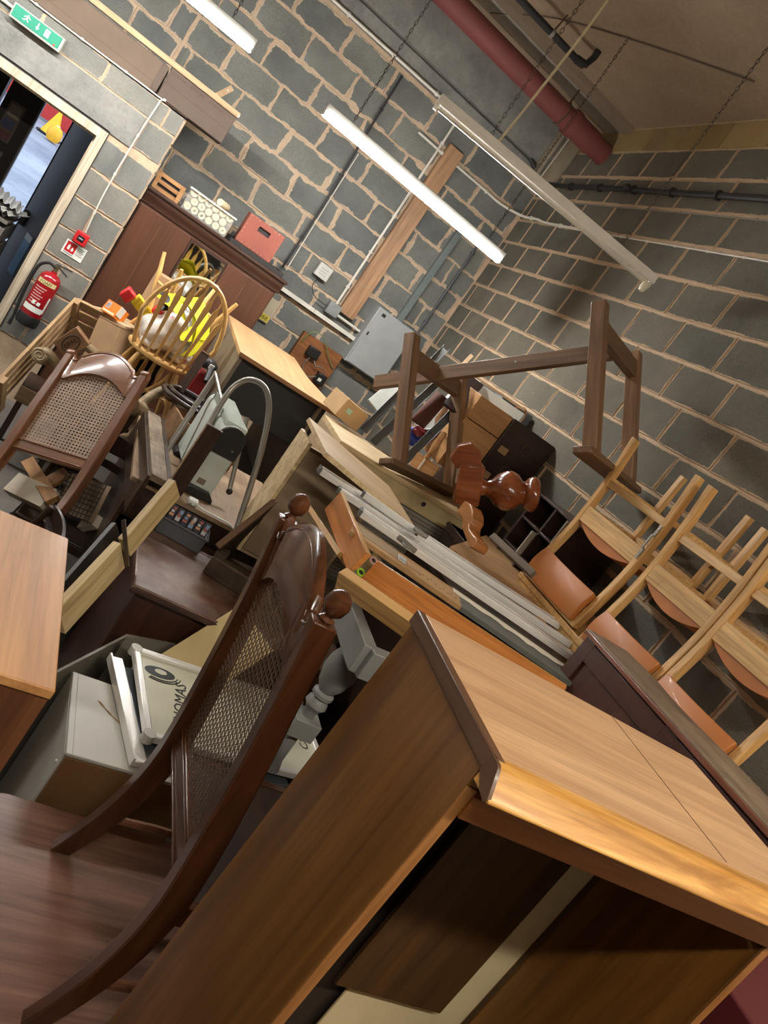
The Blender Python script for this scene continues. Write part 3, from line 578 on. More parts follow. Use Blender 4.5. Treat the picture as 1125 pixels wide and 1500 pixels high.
for row in range(3):
    for i in range(6 if row != 1 else 5):
        x = .034+.0605*i+(.03 if row == 1 else 0); z = .034+.0525*row
        M = TM @ Matrix.Translation((x, .008, z)) @ Matrix.Rotation(-math.pi/2, 4, 'X')
        r = thing('paper_roll', M, 'cream paper roll packed end-on in the clear plastic tub', 'roll', 'paper rolls in the tub')
        if first is None:
            first = (MB().lathe([(.011, 0), (.0255, 0), (.0265, .004), (.0265, .21), (.0255, .214), (.011, .214), (.011, 0)], 18).mesh('roll', rollm), MB().lathe([(.0109, .002), (.0109, .21), (.0085, .21), (.0085, .002), (.0109, .002)], 12).mesh('core', core))
        for nm, me in zip(('paper', 'core'), first):
            o = bpy.data.objects.new(nm, me); COL.objects.link(o); o.parent = r
r = thing('paper_roll', TM @ Matrix.Translation((.22, .05, .196)) @ Matrix.Rotation(-.4, 4, 'Z') @ Matrix.Rotation(-math.pi/2, 4, 'X'), 'loose white roll lying on top of the packed tub', 'roll')
for nm, me in zip(('paper', 'core'), first):
    o = bpy.data.objects.new(nm, me); COL.objects.link(o); o.parent = r
redm = plain('red_box_vinyl', (146, 78, 64), .6, var=.12, vs=5)
t = thing('red_box', Matrix.Translation((.655, 6.27, TT+.036)) @ Matrix.Rotation(-.02, 4, 'Z'), 'terracotta red studded box with a cut-out handle on the wardrobe', 'box')
fp = MB(); fp.add([(x, y, z) for y in (0, .012) for x, z in ((0, 0), (.31, 0), (.31, .235), (0, .235), (.105, .15), (.205, .15), (.205, .195), (.105, .195))],
    [(0, 1, 5, 4), (1, 2, 6, 5), (2, 3, 7, 6), (3, 0, 4, 7), (8, 12, 13, 9), (9, 13, 14, 10), (10, 14, 15, 11), (11, 15, 12, 8), (0, 8, 9, 1), (1, 9, 10, 2), (2, 10, 11, 3), (3, 11, 8, 0), (4, 5, 13, 12), (5, 6, 14, 13), (6, 7, 15, 14), (7, 4, 12, 15)])
fp.build('front_panel', redm, t, bev=.002)
for b in ((0, .012, 0, .012, .25, .235), (.298, .012, 0, .31, .25, .235), (.012, .238, 0, .298, .25, .235)): B('side_panel', b, redm, t, bev=.003)
B('base', (.012, .012, 0, .298, .238, .01), redm, t); stud = MB().sphere((0, 0, 0), .0045, 8, 5).mesh('stud', plain('stud_brass', (196, 160, 120), .4, .6))
for i in range(9):
    for z in (.014, .222):
        if i in (3, 4, 5) and z > .1: continue
        o = bpy.data.objects.new('stud', stud); COL.objects.link(o); o.parent = t; o.location = (.015+.035*i, -.001, z)
for i in range(1, 6):
    for x in (.014, .296): o = bpy.data.objects.new('stud', stud); COL.objects.link(o); o.parent = t; o.location = (x, -.001, .014+.035*i)
B('contents', (.03, .03, .012, .28, .22, .19), plain('contents_dark', (60, 54, 52), .8), t)
# ------------------------------------------------------------------ pile, far left: chairs, crate, cartons
black_gap = plain('dark_stain', (44, 34, 28), .6)
dkw = wood('dark_oak', (40, 26, 18), (66, 44, 30), 'x', 1, .4, .1); dkwz = wood('dark_oak_upright', (40, 26, 18), (66, 44, 30), 'z', 1, .4, .1)
beech = wood('beech_yellow', (220, 168, 96), (242, 200, 130), 'z', 1.4, .35, .2, cont=1.2, mid=.4)
def table(name, x0, y0, x1, y1, h, m_top, m_leg, label, top_t=.035, apron=.09, leg=.06, floor=0, cat='table', bev=.004):
    t = thing(name, Matrix.Translation((x0, y0, floor)), label, cat); a, b = x1-x0, y1-y0; H = h-floor
    B('tabletop', (0, 0, H-top_t, a, b, H), m_top, t, bev=bev)
    i = .03
    for q in ((i, i, a-i, i+.022), (i, b-i-.022, a-i, b-i)): B('apron', (q[0]+leg, q[1], H-top_t-apron, q[2]-leg, q[3], H-top_t), m_leg, t)
    for q in ((i, i, i+.022, b-i), (a-i-.022, i, a-i, b-i)): B('apron', (q[0], q[1]+leg, H-top_t-apron, q[2], q[3]-leg, H-top_t), m_leg, t)
    for x in (i, a-i-leg):
        for y in (i, b-i-leg): B('leg', (x, y, 0, x+leg, y+leg, H-top_t), m_leg, t)
    return t
# the low dark table that carries the far-left chairs
table('low_table', .27, 4.66, .82, 5.38, R-1.409, dkw, dkwz, 'dark table buried under the chairs in front of the wardrobe')

def windsor_parts(t):
    seat = []
    n = 26
    for k in range(n):
        a = 2*math.pi*k/n; x = .205*math.cos(a); y = .19*math.sin(a)
        if y > 0: x *= 1.06; y *= 1.08
        seat.append((x, y))
    MB().prism(seat, -.032, 0, 'z').build('seat', beech, t, bev=.010, seg=3)
    hoop = [(-.185, -.055, -.005)]
    for k in range(0, 25):
        a = math.pi*(1-k/24); zz = .20+.25*math.sin(a) if 0 < k < 24 else .20
        hoop.append((.245*math.cos(a), -.155-.0*zz+.045*abs(math.cos(a))**2-.05*(zz-.0), .19+.37*math.sin(a)))
    hoop.append((.185, -.055, -.005))
    MB().tube(smooth_curve(hoop, 2), .0150, 10).build('hoop', beech, t)
    for i in range(7):
        f = (i-3)/3; xb = .150*f; xt = .185*f; zt = .19+.37*math.sqrt(max(0, 1-(xt/.245)**2))-.012
        yb = -.175+.05*f*f; yt = -.155+.045*(xt/.245)**2-.05*zt
        a = Vector((xb, yb, -.005)); b = Vector((xt, yt, zt)); d = b-a; mb = MB(); ax = d.normalized(); sx = Vector((1, 0, 0)); sx = (sx-ax*sx.dot(ax)).normalized(); sy = ax.cross(sx)
        prof = [(0, .007), (.12, .007), (.55, .012), (.76, .018), (.83, .016), (.91, .006), (1, .005)]
        vs = []; fs = []
        for s, hw in prof:
            c = a+d*s
            for p, q in ((-1, -1), (1, -1), (1, 1), (-1, 1)): vs.append(c+sx*hw*p+sy*.0045*q)
        for k in range(len(prof)-1):
            for j in range(4): fs.append((k*4+j, k*4+(j+1) % 4, k*4+4+(j+1) % 4, k*4+4+j))
        fs += [(3, 2, 1, 0), tuple(range(len(vs)-4, len(vs)))]
        mb.add(vs, fs); mb.build('spindle', beech, t)
    feet = {}
    for sx in (-1, 1):
        for sy in (-1, 1):
            top = Vector((.13*sx, .11*sy, -.03)); bot = Vector((.22*sx, .20*sy, -.44)); d = bot-top; feet[sx, sy] = (top, bot)
            MB().tube([top, top+d*.15, top+d*.45, top+d*.55, top+d*.95, bot], [.013, .016, .021, .018, .013, .012], 12).build('leg', beech, t)
    for sx in (-1, 1):
        a = feet[sx, -1][0].lerp(feet[sx, -1][1], .55); b = feet[sx, 1][0].lerp(feet[sx, 1][1], .55); MB().tube([a, a.lerp(b, .5), b], [.008, .012, .008], 10).build('stretcher', beech, t)
    a = feet[-1, -1][0].lerp(feet[-1, -1][1], .55).lerp(feet[-1, 1][0].lerp(feet[-1, 1][1], .55), .5); b = Vector((-a.x, a.y, a.z)); MB().tube([a, b], .009, 10).build('stretcher', beech, t)
WM = Matrix.Translation(P(222, 520, 4.62)+Vector((.06, .18, .0))) @ Matrix.Rotation(math.radians(4), 4, 'Z')
t = thing('windsor_chair', WM, 'yellow beech hoop-back Windsor chair standing upright with a bag on its seat', 'chair'); windsor_parts(t)
tip = P(289, 412, 5.0)
M2 = Matrix.Translation(Vector((tip.x+.02, tip.y+.12, WM.translation.z+.06))) @ Matrix.Rotation(math.radians(18), 4, 'Z') @ Matrix.Rotation(math.pi, 4, 'X')
t = thing('windsor_chair', M2 @ Matrix.Translation((0, 0, .0)), 'yellow beech Windsor chair turned upside down, bare legs pointing up', 'chair'); windsor_parts(t)
print('WINDSOR', WM.translation, [proj(M2 @ Vector((.22*a, .2*b, -.44)))[:2] for a in (-1, 1) for b in (-1, 1)])

# lumpy bag and vest on the Windsor seat
def blob(c, r, sq, seed, n=30, m=18, amp=.18, freq=3.0):
    rr = random.Random(seed); ph = [(rr.uniform(0, 6.28), rr.uniform(.6, 1.4)*freq, rr.uniform(-1, 1), rr.uniform(-1, 1), rr.uniform(-1, 1)) for _ in range(9)]
    mb = MB(); vs = []
    for i in range(m+1):
        th = math.pi*i/m
        for k in range(n):
            a = 2*math.pi*k/n; d = Vector((math.sin(th)*math.cos(a), math.sin(th)*math.sin(a), math.cos(th)))
            s = 1+amp*sum(math.sin(p+f*2*(d.x*x+d.y*y+d.z*z)) for p, f, x, y, z in ph)/3
            vs.append(Vector(c)+Vector((d.x*sq[0], d.y*sq[1], d.z*sq[2]))*(r*s))
    fs = [(i*n+k, i*n+(k+1) % n, (i+1)*n+(k+1) % n, (i+1)*n+k) for i in range(m) for k in range(n)]
    return mb.add(vs, fs)
bagm, nt, bs = newmat('bag_plastic'); nn = noise(nt, coords(nt, (9, 9, 9)), 1, 5, .6); nt.links.new(ramp(nt, nn, [(.35, _s((188, 182, 176))), (.5, _s((226, 222, 216))), (.62, _s((214, 206, 200))), (.7, _s((168, 96, 96)))]), bs.inputs['Base Color']); bs.inputs['Roughness'].default_value = .25; bs.inputs['Coat Weight'].default_value = .4
hv = plain('hi_vis_yellow', (226, 226, 30), .6, var=.1); hvs = plain('reflective_silver', (190, 194, 190), .3, .3); redc = plain('red_plastic', (214, 44, 46), .35)
t = thing('plastic_bag', WM, 'clear plastic bag stuffed with white wadding on the Windsor chair seat', 'bag')
blob((.0, .03, .135), .165, (1.12, .8, .85), 3, amp=.22, freq=3.2).build('bag_body', bagm, t, smooth=70); blob((-.09, -.05, .05), .07, (1, .8, .7), 8, 20, 12, .25).build('bag_fold', bagm, t, smooth=70); blob((.11, -.03, .06), .075, (1, .8, .75), 12, 20, 12, .25).build('bag_fold', bagm, t, smooth=70)
def cloth(pts, w, seed, n=26, m=10, amp=.012):
    """crumpled strip of cloth following pts, width vector w"""
    c = smooth_curve(pts, 6); rr = random.Random(seed); ph = [(rr.uniform(0, 6), rr.uniform(5, 15), rr.uniform(3, 12)) for _ in range(5)]
    def fn(u, v):
        f = u*(len(c)-1); i = min(int(f), len(c)-2); p = c[i].lerp(c[i+1], f-i)+Vector(w)*(v-.5)
        s = sum(math.sin(a+b*u+d*v) for a, b, d in ph)
        return p+Vector((.5, -.8, .4))*(amp*s/2)+Vector((.3, .1, -.6))*(amp*.5*math.sin(9*v+7*u+seed))
    return MB().grid(fn, n, m, .002)
t = thing('hi_vis_vest', WM @ Matrix.Translation((-.02, .02, .05)), 'crumpled fluorescent yellow hi-vis vest thrown over the plastic bag', 'vest')
cloth([(-.13, .10, .27), (-.07, .02, .28), (.01, -.04, .29), (.08, -.08, .24), (.13, -.12, .15)], (.16, .10, .08), 4, 30, 14).build('body_panel', hv, t, smooth=60)
cloth([(.0, .04, .34), (.06, -.02, .33), (.13, -.07, .26), (.17, -.1, .14), (.15, -.12, .05)], (.09, .07, .05), 9, 30, 10).build('body_panel', hv, t, smooth=60)
cloth([(-.02, -.06, .30), (.04, -.105, .25), (.09, -.13, .17)], (.03, .02, .02), 5, 18, 4, .005).build('reflective_strip', hvs, t, smooth=60)
cloth([(-.15, .06, .28), (-.12, .0, .26), (-.11, -.06, .2)], (.05, .03, .02), 15, 14, 5, .006).build('black_trim', black_pvc, t, smooth=60)
t = thing('yellow_carry_case', Matrix.Translation(P(205, 452, 4.75)) @ Matrix.Rotation(.4, 4, 'Y'), 'yellow and red plastic case behind the Windsor chair spindles', 'case')
B('shell', (-.07, -.03, -.02, .09, .05, .05), plain('case_yellow', (222, 190, 40), .4), t, bev=.006)
for i in range(6): B('rib', (-.06+.024*i, -.036, -.015, -.05+.024*i, -.03, .045), plain('case_yellow', (222, 190, 40), .4), t, bev=.001)
B('red_end', (-.14, -.035, -.05, -.07, .055, .03), redc, t, bev=.012); B('red_cap', (.04, -.03, .05, .10, .04, .11), redc, t, bev=.015)
t = thing('folded_carton', Matrix.Translation(P(251, 412, 5.15)+Vector((0, 0, -.12))) @ Matrix.Rotation(.3, 4, 'Z'), 'small brown carton behind the hoop of the Windsor chair', 'carton')
B('body', (-.07, 0, -.12, .08, .14, .12), plain('carton_tan', (176, 142, 106), .8), t); B('tape', (-.02, -.002, .03, .03, 0, .08), plain('tape_grey', (120, 110, 96), .5), t)

# cartons, orange box
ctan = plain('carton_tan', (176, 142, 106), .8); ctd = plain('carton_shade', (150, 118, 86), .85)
M, L1, L2 = frame((145, 464), 5.0, (176, 481), 4.92, (128, 503), None, 'carton')
t = thing('cardboard_box', M, 'plain tan cardboard box standing under the orange box', 'carton')
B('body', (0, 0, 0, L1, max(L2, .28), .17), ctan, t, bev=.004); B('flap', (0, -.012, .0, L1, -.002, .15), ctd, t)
M, L1, L2 = frame((130, 446), 5.1, (184, 478), 4.95, (148, 444), 5.35, 'flapboard')
t = thing('loose_board', M, 'pale loose board under the small orange box', 'board'); B('board', (0, 0, 0, L1, L2, .015), wood('pale_board', (190, 162, 124), (214, 188, 152), 'x', 1, .6), t)
org = plain('orange_card', (226, 128, 40), .45)
M, L1, L2 = frame((147, 453), 5.0, (166, 465), 4.95, (157, 436), 5.02, 'orange')
t = thing('orange_box', M, 'small bright orange printed box with an open flap', 'box')
B('body', (0, 0, 0, L1, L2, .09), org, t, bev=.002); B('label', (.014, .035, -.001, .05, L2-.012, .0), plain('label_mauve', (196, 186, 184), .6), t); B('label_strip', (.01, .008, -.001, L1-.012, .022, 0), plain('strip_cream', (236, 214, 180), .5), t)
B('open_flap', (L1, .02, .0, L1+.004, L2, .05), plain('flap_white', (226, 220, 208), .6), t)
for i in range(5): B('barcode', (.016+.006*i, .04, -.0016, .019+.006*i, L2-.02, -.001), plain('bar_grey', (120, 112, 112), .6), t, bev=0)

# slatted crate made of pallet boards, with stamped block
pw = wood('pallet_wood', (150, 118, 80), (184, 152, 110), 'x', 1.2, .75, cont=1.2)
M, L1, L2 = frame((114, 436), 5.0, (0, 556), 4.35, (105, 481), None, 'crate')
e3 = M.to_3x3() @ Vector((0, 0, 1))
t = thing('slatted_crate', M, 'slatted pallet-wood crate leaning on the wall under the extinguisher', 'crate')
for i in range(4): B('slat', (0, .008+.062*i, 0, 1.1, .05+.062*i, .02), pw, t, bev=.003)
for x in (.0, .9): B('batten', (x, 0, -.03, x+.06, .26, 0), pw, t, bev=.003)
for i in range(3): B('slat', (-.002, .0+.09*i, -.26, .022, .05+.09*i, -.03), wood('pallet_wood_z', (150, 118, 80), (184, 152, 110), 'z', 1.2, .75), t, bev=.003)
wood('stamp_wood', (120, 86, 56), (150, 112, 76), 'x', 1, .7)
# EPAL stamp on the block face that looks up and outwards
ring = MB(); ring.tube([(.058*math.cos(a), .040*math.sin(a), 0) for a in [2*math.pi*k/24 for k in range(24)]], .0035, 6, closed=True)
mm = plain('stamp_ink', (42, 30, 24), .8)
xa = (P(117, 495, 4.60)-P(92, 511, 4.60)).normalized(); za = (CAM-P(104, 503, 4.6)).normalized(); za = (za-xa*za.dot(xa)).normalized(); ya = za.cross(xa)
t2_ = thing('stamped_pallet_block', mat(xa, ya, za, P(104, 503, 4.60)), 'brown pallet block with a black oval EPAL stamp inside the crate', 'block')
B('block', (-.085, -.062, -.09, .085, .062, -.001), MATS['stamp_wood'], t2_, bev=.004); ring.build('stamp_ring', mm, t2_); text_mesh('lettering', 'EPAL', .040, mm, t2_, Matrix.Identity(4))

# carved armchairs whose pale scrolled arms show
carve = wood('limed_carving', (128, 106, 74), (170, 148, 110), 'x', 1.6, .55, dust=.3)
def scroll_arm(t, pts, r0, r1, side):
    """carved arm: tapering beam through pts ending in a spiral scroll"""
    c = smooth_curve(pts, 6); rs = [r0+(r1-r0)*i/(len(c)-1) for i in range(len(c))]; MB().tube(c, rs, 12).build('arm', carve, t)
    e = c[-1]; d = (c[-1]-c[-3]).normalized(); side = Vector(side).normalized(); up = side.cross(d).normalized()
    if up.z < 0: up = -up
    ctr = e-up*(r1*.7)
    mb = MB(); mb.lathe([(.001, -r1*.95), (r1*1.25, -r1*.95), (r1*1.4, -r1*.7), (r1*1.4, r1*.7), (r1*1.25, r1*.95), (.001, r1*.95)], 20, mat(d, up, side, ctr)); sc = mb.build('scroll', carve, t, bev=.002)
    for s in (-1, 1):
        sp = [ctr+side*(s*r1*.98)+(d*math.cos(a)+up*math.sin(a))*(r1*1.2*(1-a/15.0)) for a in [k*.45 for k in range(29)]]
        MB().tube(sp, .0045, 6).build('volute', carve, sc)
def carved_chair(o, label, arms, posts):
    t = thing('carved_armchair', Matrix.Translation(o), label, 'armchair'); o = Vector(o)
    for pts, r0, r1, side in arms: scroll_arm(t, [Vector(p)-o for p in pts], r0, r1, side)
    for a, b, r in posts: MB().tube([Vector(a)-o, Vector(b)-o], r, 10).build('arm_post', dkwz, t)
    return t
view = _f*-1
a1 = [P(95, 562, 4.75), P(86, 540, 4.72), P(72, 520, 4.68), P(62, 516, 4.66)]
a2 = [P(150, 545, 4.8), P(140, 520, 4.78), P(126, 507, 4.75), P(113, 503, 4.72)]
b0 = P(100, 600, 4.8)
t = carved_chair(b0, 'carved limed-wood armchair with scrolled arms behind the cane chair back, crate side', [(a1, .03, .036, view), (a2, .028, .032, view)], [(a1[0], a1[0]+Vector((.01, .02, -.15)), .022), (a2[0], a2[0]+Vector((-.02, .02, -.18)), .022)])
B('seat', (-.3, .0, -.06, .05, .36, .0), dkw, t, bev=.01); B('seat_rail', (-.3, -.02, -.10, .05, .0, .0), carve, t)
for x in (-.28, .01):
    for y in (.0, .32): B('leg', (x, y, -b0.z, x+.035, y+.035, -.06), dkwz, t)
a3 = [P(195, 640, 4.25), P(208, 622, 4.22), P(210, 604, 4.2), P(202, 592, 4.18)]
a4 = [P(206, 592, 4.25), P(222, 580, 4.3), P(238, 573, 4.33), P(252, 573, 4.35)]
b1 = P(220, 640, 4.3)
t = carved_chair(b1, 'carved limed-wood armchair with scrolled arms below the Windsor chair', [(a3, .036, .036, view), (a4, .027, .030, view)], [(a3[0], a3[0]+Vector((.02, .02, -.16)), .022), (a4[0], a4[0]+Vector((-.01, .02, -.22)), .022)])
B('seat', (-.22, .0, -.20, .16, .30, -.14), dkw, t, bev=.01)
for x in (-.20, .12):
    for y in (.02, .25): B('leg', (x, y, -b1.z, x+.035, y+.035, -.2), dkwz, t)
MB().tube(smooth_curve([Vector(a3[0])-b1, (-.12, .05, -.10), (.02, .06, -.14)], 5), .02, 10).build('seat_rail', carve, t)
# ------------------------------------------------------------------ shared builder: cane-backed chair
mah = wood('polished_walnut', (58, 30, 16), (98, 56, 30), 'z', 1.0, .3, .45); mahx = wood('polished_walnut_x', (58, 30, 16), (104, 60, 32), 'x', 1.0, .25, .55)
wornw = wood('worn_walnut', (98, 62, 40), (140, 92, 62), 'z', 1.2, .35, .6); wornx = wood('worn_walnut_x', (104, 66, 44), (148, 100, 70), 'x', 1.2, .3, .9)
cane_m = plain('cane_dark', (92, 70, 50), .5, var=.2, vs=20); cane_l = plain('cane_grey', (150, 126, 104), .55, var=.2, vs=14)
def cane_chair(t, W, H, zr, mz, mx, mc, finial=True, seat=True, bow=.10, pitch=.0175, sw=.19, dw=.055):
    """width along x, forward +y, feet at z=0"""
    def yb(z):                                   # side sweep of the back posts: feet kick back, seat level bows forward, top leans back
        if z < zr: u = z/zr; return bow*(1-(1-u)**2.0)
        u = (z-zr)/(H-zr); return bow*(1-u**1.35)
    zs = [H*i/22 for i in range(23)]; hw = W/2
    for s in (-1, 1):
        mb = MB(); vs = []; fs = []
        for i, z in enumerate(zs):
            k = .018+.004*math.sin(math.pi*z/H); d = .027+.007*math.sin(math.pi*min(1, z/H*1.2)); y = yb(z)
            for a, b in ((-1, -1), (1, -1), (1, 1), (-1, 1)): vs.append((s*hw+a*k, y+b*d, z))
        for i in range(len(zs)-1):
            for j in range(4): fs.append((i*4+j, i*4+(j+1) % 4, i*4+4+(j+1) % 4, i*4+4+j))
        fs += [(3, 2, 1, 0), tuple(range(len(vs)-4, len(vs)))]
        mb.add(vs, fs).build('back_post', mz, t, bev=.004)
        if finial:
            MB().lathe([(.012, 0), (.018, .008), (.01, .016), (.022, .026), (.027, .044), (.022, .062), (.008, .072), (.001, .073)], 18, Matrix.Translation((s*hw, yb(H), H))).build('finial', mx, t)
        else: MB().lathe([(.001, -.02), (.024, -.02), (.026, -.012), (.026, .012), (.024, .02), (.001, .02)], 16, Matrix.Translation((s*hw, yb(H)-.005, H)) @ Matrix.Rotation(math.pi/2, 4, 'Y')).build('scroll_end', mz, t)
    # serpentine crest rail
    n = 40; i_ = hw-.015; vs = []; fs = []
    def top(x):
        u = abs(x)/i_; return H+.012+.066*max(0, math.cos(min(u/.72, 1)*math.pi/2))**.8+(.0 if u < .72 else -.030*math.sin((u-.72)/.28*math.pi))+(.012 if .70 < u < .78 else 0)
    def bot(x):
        u = abs(x)/i_; return H-.085-.10*u**2.2+(.03*max(0, (u-.86)/.14))
    for k in range(n+1):
        x = -i_+2*i_*k/n; a, b = bot(x), top(x); c = .012*math.cos(x/i_*math.pi/2)
        for z, y in ((a, -.013), (b-.012, -.015), (b, -.006), (b, .008), (b-.012, .014), (a, .012)): vs.append((x, yb(min(H, z))+y-c, z))
    for k in range(n):
        for j in range(6): fs.append((k*6+j, k*6+(j+1) % 6, k*6+6+(j+1) % 6, k*6+6+j))
    fs += [tuple(range(6))[::-1], tuple(range(n*6, n*6+6))]
    cr = MB().add(vs, fs).build('crest_rail', mx, t, smooth=50)
    for sy in (-1, 1):
        MB().tube([(x, yb(H-.02)+sy*.014-.012*math.cos(x/i_*math.pi/2), top(x)-.022) for x in [-i_*.93+2*i_*.93*k/40 for k in range(41)]], .0042, 6).build('crest_bead', mx, cr)
    # lower rail
    B('lower_rail', (-hw+.014, yb(zr+.05)-.012, zr+.03, hw-.014, yb(zr+.05)+.014, zr+.095), mx, t, bev=.004)
    for z in (zr+.036, zr+.086): B('rail_bead', (-hw+.014, yb(zr+.05)-.018, z, hw-.014, yb(zr+.05)-.012, z+.006), mx, t)
    # woven cane
    z0 = zr+.09; mb = MB(); th = .0005
    def pt(x, z): return (x, yb(z), z)
    def strand(p, q, w):
        (x0, za), (x1, zb) = p, q; L = math.hypot(x1-x0, zb-za)
        if L < .004: return
        nx, nz = -(zb-za)/L*w/2, (x1-x0)/L*w/2; seg = max(1, int(L/.06)); vv = []
        for k in range(seg+1):
            x = x0+(x1-x0)*k/seg; z = za+(zb-za)*k/seg
            for a in (-1, 1):
                for b in (-1, 1): vv.append((x+a*nx, yb(min(max(z+a*nz, 0), H))+b*th, z+a*nz))
        ff = []
        for k in range(seg):
            o = k*4; ff += [(o, o+2, o+6, o+4), (o+1, o+5, o+7, o+3), (o, o+4, o+5, o+1), (o+2, o+3, o+7, o+6)]
        mb.add(vv, ff)
    ci = hw-.014; nx_ = int(2*ci/pitch)
    for k in range(nx_+1): x = -ci+2*ci*k/nx_; strand((x, z0), (x, bot(x)+.006), pitch*sw)
    z = z0
    while z < H-.07:
        u = 0.0
        xs = [x for x in [-ci+2*ci*k/60 for k in range(61)] if bot(x)+.004 > z]
        if z < H-.19: strand((-ci, z), (ci, z), pitch*sw)
        elif xs:
            m_ = max(abs(x) for x in xs); strand((-m_, z), (m_, z), pitch*sw)
        z += pitch
    hh = H-.10-z0; s_ = -hh
    while dw and s_ < 2*ci:
        a = max(0, -s_); b = min(hh, 2*ci-s_)
        for sg in (1, -1):
            if b > a:
                x0 = -ci+s_+a; x1 = -ci+s_+b
                if H-.085-.10*(abs(x1)/i_)**2.2 < z0+b: b2 = b-.05
                else: b2 = b
                if b2 > a: strand((sg*x0, z0+a), (sg*(-ci+s_+b2), z0+b2), pitch*dw)
        s_ += pitch
    cp = mb.build('cane_panel', mc, t, smooth=0); cp['kind'] = 'stuff'
    if seat:
        D = .40
        for s in (-1, 1):
            B('side_rail', (s*hw-.012, yb(zr)+.02, zr-.05, s*hw+.012, yb(zr)+D, zr+.005), mx, t); MB().tube([(s*hw, .03, .14), (s*hw, D*.5, .15), (s*hw, yb(zr)+D, .15)], [.010, .013, .010], 10).build('stretcher', wornw, t)
            MB().lathe([(.014, 0), (.022, .03), (.014, .06), (.02, .12), (.024, .2), (.016, .24), (.022, .27), (.022, zr-.0)], 14, Matrix.Translation((s*hw, yb(zr)+D, 0))).build('front_leg', mz, t)
        B('front_rail', (-hw, yb(zr)+D-.012, zr-.05, hw, yb(zr)+D+.012, zr+.005), mx, t); B('seat_board', (-hw+.012, yb(zr)+.02, zr-.012, hw-.012, yb(zr)+D-.012, zr+.003), dkw, t)
    return yb

# ------------------------------------------------------------------ mahogany desk and the dusty table behind it
mho = wood('mahogany_scuffed', (66, 36, 24), (100, 58, 40), 'x', .8, .42, .2, dust=.35); mhd = wood('mahogany_side', (50, 28, 20), (76, 44, 30), 'z', .8, .45, .1)
t = thing('mahogany_desk', Matrix.Translation((.61, 2.60, 0)), 'scuffed mahogany desk with a solid front in the middle of the pile', 'desk')
B('top', (0, 0, .765, 1.0, .66, .80), mho, t, bev=.006); B('front_panel', (.03, .03, .08, .97, .05, .765), mhd, t); B('side_panel', (.03, .05, 0, .05, .63, .765), mhd, t); B('side_panel', (.95, .05, 0, .97, .63, .765), mhd, t)
B('back_panel', (.05, .61, .08, .95, .63, .765), mhd, t); B('plinth', (.04, .04, 0, .96, .055, .08), mhd, t); B('edge_mould', (-.004, -.006, .772, 1.004, .0, .792), mhd, t)
dusty = wood('dusty_top', (128, 100, 72), (158, 128, 96), 'y', .6, .6, 0, dust=.5)
t = thing('dusty_table', Matrix.Translation((.50, 3.285, 0)), 'tan dusty-topped table carrying the white heater', 'table')
B('tabletop', (0, 0, .905, .80, .95, .93), dusty, t, bev=.004); B('drawer_front', (.04, .012, .74, .76, .03, .905), dkw, t); B('side_panel', (.03, .03, 0, .05, .92, .905), dkwz, t); B('side_panel', (.75, .03, 0, .77, .92, .905), dkwz, t); B('back_panel', (.05, .90, .1, .75, .92, .905), dkwz, t)
# heater on it
hx = PZ(289, 719, .955); htw = plain('heater_white', (190, 198, 190), .35); htb = plain('heater_black', (34, 34, 36), .4)
t = thing('convector_heater', upright((hx.x, hx.y, .932), math.radians(4)), 'white convector heater with black ends and ribbed grille on the dusty table', 'heater')
prof = [(-.065, .03), (.065, .03), (.065, .33)]+[(.065*math.cos(a), .33+.055*math.sin(a)) for a in [math.pi*k/10 for k in range(1, 10)]]+[(-.065, .33)]
MB().prism(prof, 0, .52, 'y').build('body', htw, t, bev=.003)
cap = [(-.068, .235), (.068, .235), (.068, .33)]+[(.068*math.cos(a), .33+.058*math.sin(a)) for a in [math.pi*k/10 for k in range(1, 10)]]+[(-.068, .33)]
for y in (-.018, .518): MB().prism(cap, y, y+.02, 'y').build('end_cap', htb, t, bev=.004)
for y in (-.03, .42):
    MB().prism([(-.085, 0), (.085, 0), (.08, .02), (.05, .045), (-.05, .045), (-.08, .02)], y, y+.09, 'y').build('foot', htb, t, bev=.004)
for i in range(22): B('grille_slat', (-.055, .03+.021*i, .345, .055, .038+.021*i, .392-.0*i), htw, t, bev=0)
B('rating_label', (-.03, -.0015, .06, .01, 0, .09), plain('label_brown', (116, 104, 92), .6), t); MB().sphere((.03, -.019, .28), .006, 8, 6).build('screw', plain('steel_handle', (150, 150, 156), .35, .9), t)
pg = PZ(283, 737, .95)
t = thing('plug_lead', Matrix.Translation((pg.x, 3.29, .935)), 'white mains plug and lead lying on the table edge by the heater', 'plug')
B('plug', (-.024, -.02, 0, .024, .025, .03), wht, t, bev=.008)
for x in (-.012, .012): B('pin', (x-.003, -.038, .012, x+.003, -.02, .016), plain('brass', (150, 140, 110), .3, .8), t)
MB().tube(smooth_curve([(.02, 0, .012), (.06, -.005, .006), (.12, -.004, .004), (.2, -.012, .004), (.26, -.03, -.02)], 6), .0045, 6).build('lead', wht, t)
